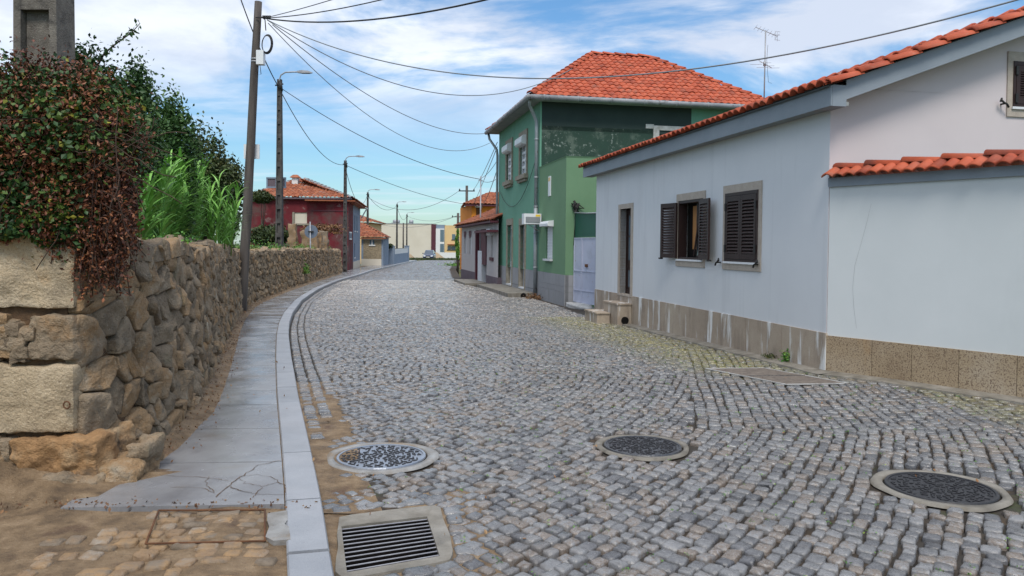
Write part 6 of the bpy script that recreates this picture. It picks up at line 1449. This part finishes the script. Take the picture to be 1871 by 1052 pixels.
cable('overhead_cable', 'cable from the third street lamp over the street to the crossarm pole, upper one', LT[2]+A([0, 0, -.2]), R1-A([.6, 0, .1]), 1.6, .02, 'cableg', group=gC)
cable('overhead_cable', 'cable from the farthest street lamp to the slim far pole', LT[4], R2, .8, .022, 'cableg', group=gC)
cable('overhead_cable', 'low cable across the beige building front to the slim far pole', at(690, 408, 118), R2-A([.7, 0, .3]), .9, .02, 'cableg', group=gC)
dr_ = FG.P(aG-.1, .1, 0)
for k_, (z_a, off, z_b, lab) in enumerate(((tp-A([0, 0, .1]), 0, 5.3, 'cable from the thin mast up to the green house wall, highest'), (tp-A([0, 0, .2]), 0, 4.5, 'cable from the thin mast to the green house wall, lowest'))):
    cable('drop_cable', lab, z_a, dr_+A([0, 0, z_b]), .12, .012, 'cableg', group='drop cables beside the green house')
for k_, (q, z_b, lab) in enumerate(((R1-A([-.6, 0, .1]), 6.1, 'drop cable from the crossarm pole to the green house, uppermost'), (R1-A([-.6, 0, .8]), 4.9, 'drop cable from the crossarm pole to the green house, drooping one'), (R1-A([-.3, 0, 2.2]), 5.9, 'steep drop cable from the orange roof to the green house corner'))):
    cable('drop_cable', lab, q, dr_+A([0, 0, z_b]), (.2, 1.2, .1)[k_], .016, 'cableg', group='drop cables beside the green house')
cable('wall_cable', 'loose cable looping under the upper windows of the green facade', FG.P(aG-.6, .06, 3.9), FG.P(aM+.3, .06, 4.6), 1.1, .010, group='drop cables beside the green house')
# ================================================================== VEGETATION
# ivy over the wall corner (green) and dry creeper hanging to the right
Ylv = 5.0
t = thing('ivy', 'dense dark green ivy mound with yellow leaves covering the wall corner', 'ivy', (-3.2, 5.1, 1.6))
def pb(px, py, Y, r, n, csz=.2, k=None): c = at(px, py, Y); return blob(c, r, n, .5, k, csz)
mbg, mbr = MB(), MB()
spec = [ # px,py,Y, radii, n, fraction green
 (60, 215, 5.05, (.50, .34, .34), 8500, .50), (150, 250, 5.0, (.34, .34, .34), 6500, .45), (30, 300, 4.95, (.42, .34, .32), 7000, .6),
 (192, 320, 5.15, (.17, .28, .36), 4800, .07), (140, 370, 4.92, (.26, .24, .34), 6500, .25), (50, 380, 4.80, (.34, .15, .2), 4200, .9),
 (196, 405, 5.1, (.12, .2, .25), 2600, .08), (165, 452, 4.92, (.12, .12, .22), 1900, .10), (212, 275, 5.4, (.12, .2, .2), 900, .15), (-80, 260, 5.1, (.5, .4, .5), 6000, .5), (100, 415, 4.72, (.16, .07, .12), 1100, .9), (25, 420, 4.70, (.2, .07, .06), 900, .95)]
for (px, py, Y, r, n, fg) in spec:
    n = int(n*2.7); fg *= .66; p, pk, k = pb(px, py, Y, r, n, .2, max(10, n//110)); gk = RNG.random(k) < fg
    isg = gk[pk] ^ (RNG.random(n) < .10); rc = RNG.random(k)[pk]
    rr = np.clip(.45*rc+.5*RNG.random(n), 0, .82); yl = RNG.random(n) < .035; rr = np.where(yl, .97, rr)
    ok = p[:, 2] > (1.33 if px > 110 else 1.55) - (.0)
    leaves(mbg, p[isg & ok], .020, rr[isg & ok], .2, .7)
    rr2 = np.clip(.6*rc+.45*RNG.random(n), 0, 1); leaves(mbr, p[~isg], .015, rr2[~isg], .2, .5)
mbg.build('foliage', 'ivyg', t)
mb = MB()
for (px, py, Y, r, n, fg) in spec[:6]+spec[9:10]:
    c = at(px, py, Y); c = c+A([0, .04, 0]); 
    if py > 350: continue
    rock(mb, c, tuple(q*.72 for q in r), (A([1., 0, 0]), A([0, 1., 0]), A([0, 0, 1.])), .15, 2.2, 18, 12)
mb.build('dark_core', 'stem', t)  # added dark lumps paint the shade deep inside the ivy
t2 = thing('dry_creeper', 'reddish brown dried creeper hanging down the rubble wall corner', 'creeper', (-2.7, 5.1, 1.5))
# hanging strands
mbs = MB()
for q in range(200):
    px = random.uniform(115, 236); py = random.uniform(230, 400); Y = random.uniform(4.75, 5.25); c = at(px, py, Y); L_ = random.uniform(.25, .75)
    if px < 145: L_ *= .6
    zend = 1.62-random.uniform(0, .38)*(1 if px < 222 else .3)
    L_ = max(.1, min(c[2]-zend, 1.2)); m_ = 6; pts = [c]
    for j in range(m_): pts.append(pts[-1]+A([RNG.normal(0, .018), RNG.normal(-.006, .015), -L_/m_]))
    mbs.tube(pts, .0035, 4); n = int(75*L_/.5); i_ = RNG.uniform(0, m_-.01, n); base_ = A([pts[int(a)]+(pts[int(a)+1]-pts[int(a)])*(a % 1) for a in i_])+RNG.normal(0, .028, (n, 3))
    leaves(mbr, base_, .014, None, .1, .5)
for q in range(40):
    c = at(random.uniform(-20, 215), random.uniform(190, 340), 4.68+random.random()*.2); pts = [c]; d = nz(RNG.normal(size=3)*A([1, .2, .8]))*.07
    for j in range(8): pts.append(pts[-1]+d+A([RNG.normal(0, .014), 0, -abs(RNG.normal(.02, .014))]))
    mbs.tube(pts, .003, 4)
mbr.build('foliage', 'ivyr', t2); mbs.build('vine_stems', 'stem', t2)
# shrubs and trees behind the wall
tg = 'bushes and trees behind the rubble wall'
tree('bush', 'leafy shrub with a long twig reaching up, right of the concrete pole', 165, 108, 6.6, 56, 1.3, 'shrub', 'treeg', 10000, .020, tg, 300, 5)
tree('tree', 'dark rounded tree just right of the ivy mound', 248, 148, 8.5, 52, 1.3, 'tree', 'treeg', 14000, .026, tg, 380, 6)
tree('tree', 'dense olive green tree behind the reeds, middle of the row', 312, 203, 11, 52, 1.3, 'tree', 'treeg', 14000, .032, tg, 430, 6)
tree('tree', 'dark low tree behind the reeds with sparse feathery top', 372, 250, 15, 46, 1.3, 'tree', 'treed', 9000, .042, tg, 440, 6)
tree('tree', 'brownish dark tree beside the wooden pole', 420, 308, 20, 30, 1.2, 'tree', 'treed', 8000, .055, tg, 450, 5)
tree('bush', 'low brown bush left of the nearest street lamp', 478, 418, 33, 30, 1.1, 'shrub', 'treed', 4500, .08, tg, 450, 4)
tree('ivy_mound', 'ivy climbing over the left end of the maroon house roof', 478, 350, 53, 20, .5, 'ivy', 'treed', 3500, .11, None, 372, 3)
tree('bush', 'dark thicket under the maroon house wall behind the granite posts', 505, 415, 45, 32, .9, 'shrub', 'treed', 3500, .1, tg, 450, 4)
tree('climbing_plant', 'bright green climber on the corner of the tiled house far right kerb', 836.5, 425, 60, 5, g(60), 'climbing plant', 'weed', 900, .1, None, 470, 3)
# twig reaching to the upper right
t = thing('twig', 'long leafy twig arching above the shrub against the sky', 'twig', at(180, 125, 6.5)); pts = [at(px, py, 6.5) for px, py in ((170, 135), (190, 98), (205, 85), (225, 70), (240, 60), (256, 42))]
mb = MB(); mb.tube(pts, [.009, .008, .007, .006, .005, .003], 5); mb.build('stem', 'bark', t); mb = MB()
cen = np.concatenate([A([p+(q-p)*f for f in np.linspace(0, 1, 12)]) for p, q in zip(pts[:-1], pts[1:])]); cen = cen+RNG.normal(0, .02, cen.shape); leaves(mb, cen, .024); mb.build('foliage', 'treeg', t)
for (a_, b_, c_) in (((128, 110), (124, 62), 'upright leafy shoot beside the concrete pole'), ((385, 300), (392, 252), 'wispy shoot above the dark tree')):
    t = thing('shoot', c_, 'shoot', at(*a_, 6.5 if a_[0] < 200 else 16)); Yq = 6.5 if a_[0] < 200 else 16; p, q = at(*a_, Yq), at(*b_, Yq); mb = MB(); mb.tube([p, q], [.008, .003], 5); mb.build('stem', 'bark', t); mb = MB(); f = RNG.random((60, 1)); leaves(mb, p+(q-p)*f+RNG.normal(0, .03*Yq/6.5, (60, 3))*(1-f*.6), .022*Yq/6.5); mb.build('foliage', 'treeg', t)
# giant reeds
t = thing('reed_clump', 'bright green clump of tall giant reeds with long arching leaves behind the wall', 'reeds', (at(335, 440, 8.5)[0], 8.5, 1.35))
mb, ms_ = MB(), MB()
for q in range(170):
    px = min(max(random.gauss(335, 50), 236), 422)
    for _k in range(60):
        Y = random.uniform(7.3, 10.5)+_k*.1; b_ = at(px, 446, Y)
        if b_[0] < wx(Y)-.5: break
    b_[2] = 1.35
    topy = 262+abs(px-335)*.55+random.uniform(0, 95); tz = at(px, topy, Y)[2]; H_ = tz-b_[2]; lean = A([RNG.normal(0, .09), RNG.normal(-.03, .08), 0])
    P_ = lambda f: b_+A([0, 0, H_*f])+lean*f*f*H_*1.2
    ms_.tube([P_(0), P_(.5), P_(.9)], [.010, .008, .004], 5)
    nb_ = 16
    for i in range(nb_):
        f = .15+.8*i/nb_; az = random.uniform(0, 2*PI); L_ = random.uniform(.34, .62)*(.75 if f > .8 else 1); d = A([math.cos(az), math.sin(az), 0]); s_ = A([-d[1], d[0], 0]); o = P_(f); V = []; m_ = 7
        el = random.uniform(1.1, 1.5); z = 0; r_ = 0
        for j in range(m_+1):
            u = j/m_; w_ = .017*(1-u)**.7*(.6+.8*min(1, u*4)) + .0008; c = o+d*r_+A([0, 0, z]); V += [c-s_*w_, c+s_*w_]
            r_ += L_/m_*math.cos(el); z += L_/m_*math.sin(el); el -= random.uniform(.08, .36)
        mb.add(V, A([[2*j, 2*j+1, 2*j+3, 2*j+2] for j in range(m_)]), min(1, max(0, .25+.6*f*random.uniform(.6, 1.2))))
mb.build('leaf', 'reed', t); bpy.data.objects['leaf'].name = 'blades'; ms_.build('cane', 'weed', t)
# weeds along the wall top
mb = MB(); n = 9000; s_ = RNG.uniform(2.0, WLEN, n)**1.0; dens = np.clip(np.sin(s_*1.1)+np.sin(s_*.37+1)+.6+(s_ > 7)*.5, 0, 2); ok = RNG.random(n) < dens/2; s_ = s_[ok]
hh = RNG.gamma(1.6, .045, len(s_))*np.where(s_ > 4, 1.3, .5); dd = RNG.uniform(.12, .6, len(s_))
cen = A([wmap(a, wtop(a)-.03+h, -b) for a, h, b in zip(s_, hh, dd)]); leaves(mb, cen, .028)
tag(mb.build('wall_top_weeds', 'weed'), 'bright green weeds growing along the top of the rubble wall', 'weeds', kind='stuff')
mb = MB(); n = 16000; yy = RNG.uniform(6, 52, n); xx = np.where(yy < WY[-1], wx(yy), WX[-1]-.21*(yy-WY[-1]))-.5-RNG.gamma(1.5, 1.3, n); leaves(mb, np.stack([xx, yy, 1.38+.9*g(yy)+RNG.gamma(1.5, .08, n)], 1), .05)
tag(mb.build('garden_undergrowth', 'treeg'), 'low green undergrowth in the garden behind the wall', 'undergrowth', kind='stuff')
# plants growing out of the wall face and dry grass
def tuft(name, lab, c, n, r, h, ls, m='weed', cat='weed', grp=None):
    c = A(c); mb = MB(); cen = c+np.stack([RNG.normal(0, r, n), RNG.normal(0, r, n), np.abs(RNG.normal(0, h, n))], 1); leaves(mb, cen, ls); return tag(mb.build(name, m, loc=c), lab, cat, grp)
def sat(py_s, z, k_): return wmap(py_s, z, .06)
tuft('wall_weed', 'small green plant rooted in the rubble wall face near its far end', wmap(WLEN*.62, .55, .06), 160, .12, .2, .05)
tuft('wall_weed', 'green sprig on the rubble wall coping just left of the wooden pole', wmap(2.2, 1.60, .0), 120, .06, .03, .022)
w1 = FA.hit(1442, 660)[0]; tuft('plinth_weed', 'dark green weed growing at the foot of the granite plinth', FA.P(w1, .06, 0), 120, .03, .07, .022)
w2 = FA.hit(1415, 660)[0]; tuft('dry_weed', 'dry brown and green weed tuft left of the dark green weed', FA.P(w2, .07, 0), 90, .06, .03, .022, 'treed')
tuft('dry_grass', 'dry yellow grass tuft at the drainpipe foot of the green house', FG.P(aM-.3, .12, g(26)), 400, .22, .07, .035, 'litter', 'grass')
gd = gp(826, 487); tuft('verge_grass', 'patch of rough grass at the far right kerb before the tiled house', A([gd[0]+.6, gd[1]+4, gd[2]]), 700, .8, .12, .09)
# little grass and moss sprigs between the setts
mb = MB(); n = 900; X = RNG.uniform(-1, 6, n); Yq = RNG.uniform(3, 12, n); ok = (X < rx(Yq)-.3) & (X > kx(Yq)+.1); ok2 = ~excluded(X[ok], Yq[ok]); X, Yq = X[ok][ok2], Yq[ok][ok2]
cl = np.repeat(np.stack([X, Yq], 1), 7, 0)+RNG.normal(0, .012, (len(X)*7, 2)); leaves(mb, np.stack([cl[:, 0], cl[:, 1], g(cl[:, 1])-.002+RNG.uniform(0, .008, len(cl))], 1), .007, None, .6)
tag(mb.build('joint_moss', 'weed'), 'tiny moss sprigs in the joints between the granite setts', 'moss', kind='stuff')
mb = MB(); n = 260; X = RNG.uniform(-3, 5, n); Yq = RNG.uniform(3, 14, n); ok = (X < rx(Yq)-.3); X, Yq = X[ok], Yq[ok]; leaves(mb, np.stack([X, Yq, g(Yq)+.014+.1*(X < kx(Yq))], 1), .014, None, .95)
tag(mb.build('fallen_leaves', 'litter'), 'small fallen leaves scattered on street and pavement', 'fallen leaves', kind='stuff')
# ================================================================== WORLD
w = bpy.data.worlds.new('World'); bpy.context.scene.world = w; w.use_nodes = True; nt = w.node_tree; N = nt.nodes; L = nt.links
bg = N['Background']; sky = N.new('ShaderNodeTexSky'); sky.sky_type = 'NISHITA'; sky.sun_disc = False
SUN_EL, SUN_AZ = 56, 176      # azimuth clockwise from the view direction (+Y)
sky.sun_elevation = math.radians(SUN_EL); sky.sun_rotation = math.radians(SUN_AZ); sky.air_density = 1.0; sky.dust_density = .6; sky.ozone_density = 2.0
tc = N.new('ShaderNodeTexCoord'); sp = N.new('ShaderNodeSeparateXYZ'); L.new(tc.outputs['Generated'], sp.inputs[0])
def M_(op, a, b=None):
    k = N.new('ShaderNodeMath'); k.operation = op
    for i, v in enumerate((a, b)):
        if v is None: continue
        if isinstance(v, (int, float)): k.inputs[i].default_value = v
        else: L.new(v, k.inputs[i])
    return k.outputs[0]
zc_ = M_('ADD', M_('MAXIMUM', sp.outputs['Z'], 0.0), .13)
cb = N.new('ShaderNodeCombineXYZ'); L.new(M_('DIVIDE', sp.outputs['X'], zc_), cb.inputs[0]); L.new(M_('DIVIDE', sp.outputs['Y'], zc_), cb.inputs[1])
def wn_(sc, off, det, st=(1, 1, 1), dist=.0):
    mp = N.new('ShaderNodeMapping'); mp.inputs['Location'].default_value = off; mp.inputs['Scale'].default_value = st; L.new(cb.outputs[0], mp.inputs[0])
    n = N.new('ShaderNodeTexNoise'); n.inputs['Scale'].default_value = sc; n.inputs['Detail'].default_value = det; n.inputs['Roughness'].default_value = .58; n.inputs['Distortion'].default_value = dist; L.new(mp.outputs[0], n.inputs['Vector']); return n.outputs['Fac']
def rg(v, lo, hi, a=0., b=1.):
    k = N.new('ShaderNodeMapRange'); k.interpolation_type = 'SMOOTHSTEP'; k.inputs[1].default_value = lo; k.inputs[2].default_value = hi; k.inputs[3].default_value = a; k.inputs[4].default_value = b; L.new(v, k.inputs[0]); return k.outputs[0]
cover = M_('MAXIMUM', rg(wn_(.75, (5.3, 2.2, 1.), 10, (1, 1.15, 1), .5), .385, .53), rg(sp.outputs['Z'], .40, .75, 0, .8))  # second term adds unseen overhead cloud to raise the ambient light
veil = rg(wn_(1.3, (7.0, 2.0, 3.0), 5, (.7, 1.2, 1), .8), .44, .8, 0, .4)
hgt = rg(sp.outputs['Z'], .08, .26)
cov = M_('MINIMUM', M_('MULTIPLY', M_('MAXIMUM', cover, veil), hgt), .93)
low = M_('MULTIPLY', M_('MULTIPLY', rg(wn_(1.1, (1.0, 5.0, 1.0), 6, (.25, 1.4, 1)), .50, .66), rg(sp.outputs['Z'], .16, .05)), .55)
cov = M_('MAXIMUM', cov, low)
shade = rg(wn_(1.7, (4., 9., 2.), 7), .35, .65)
ccol = N.new('ShaderNodeMix'); ccol.data_type = 'RGBA'; L.new(shade, ccol.inputs[0])
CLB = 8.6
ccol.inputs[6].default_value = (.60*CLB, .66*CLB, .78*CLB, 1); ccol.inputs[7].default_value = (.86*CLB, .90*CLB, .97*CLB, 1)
gr_ = N.new('ShaderNodeMix'); gr_.data_type = 'RGBA'; L.new(rg(sp.outputs['Z'], .0, .30), gr_.inputs[0]); gr_.inputs[6].default_value = (.66, .84, .90, 1); gr_.inputs[7].default_value = (.70, 1.00, 1.16, 1)
hs_ = N.new('ShaderNodeMix'); hs_.data_type = 'RGBA'; hs_.blend_type = 'MULTIPLY'; hs_.inputs[0].default_value = 1.; L.new(sky.outputs[0], hs_.inputs[6]); L.new(gr_.outputs[2], hs_.inputs[7])
hi_ = rg(sp.outputs['Z'], .34, .70, 1, 1.35); cs_ = N.new('ShaderNodeVectorMath'); cs_.operation = 'SCALE'; L.new(ccol.outputs[2], cs_.inputs[0]); L.new(hi_, cs_.inputs['Scale'])  # overhead clouds out of view are brightened as ambient fill
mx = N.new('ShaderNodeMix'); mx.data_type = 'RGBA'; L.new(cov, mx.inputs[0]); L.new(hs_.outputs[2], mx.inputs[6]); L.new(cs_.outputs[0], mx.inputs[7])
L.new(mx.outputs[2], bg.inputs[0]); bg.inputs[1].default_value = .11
sl_ = bpy.data.lights.new('sun', 'SUN'); so = bpy.data.objects.new('sun', sl_); C.objects.link(so)
sl_.energy = 2.2; sl_.angle = math.radians(20); sl_.color = (1., .93, .84)
az, el = math.radians(SUN_AZ), math.radians(SUN_EL); ds = Vector((math.sin(az)*math.cos(el), math.cos(az)*math.cos(el), math.sin(el)))
so.rotation_euler = ds.to_track_quat('Z', 'Y').to_euler()
sc = bpy.context.scene; sc.view_settings.view_transform = 'Standard'; sc.view_settings.look = 'None'; sc.view_settings.exposure = 0.36; sc.view_settings.gamma = 1
sc.cycles.max_bounces = 6; sc.cycles.diffuse_bounces = 3
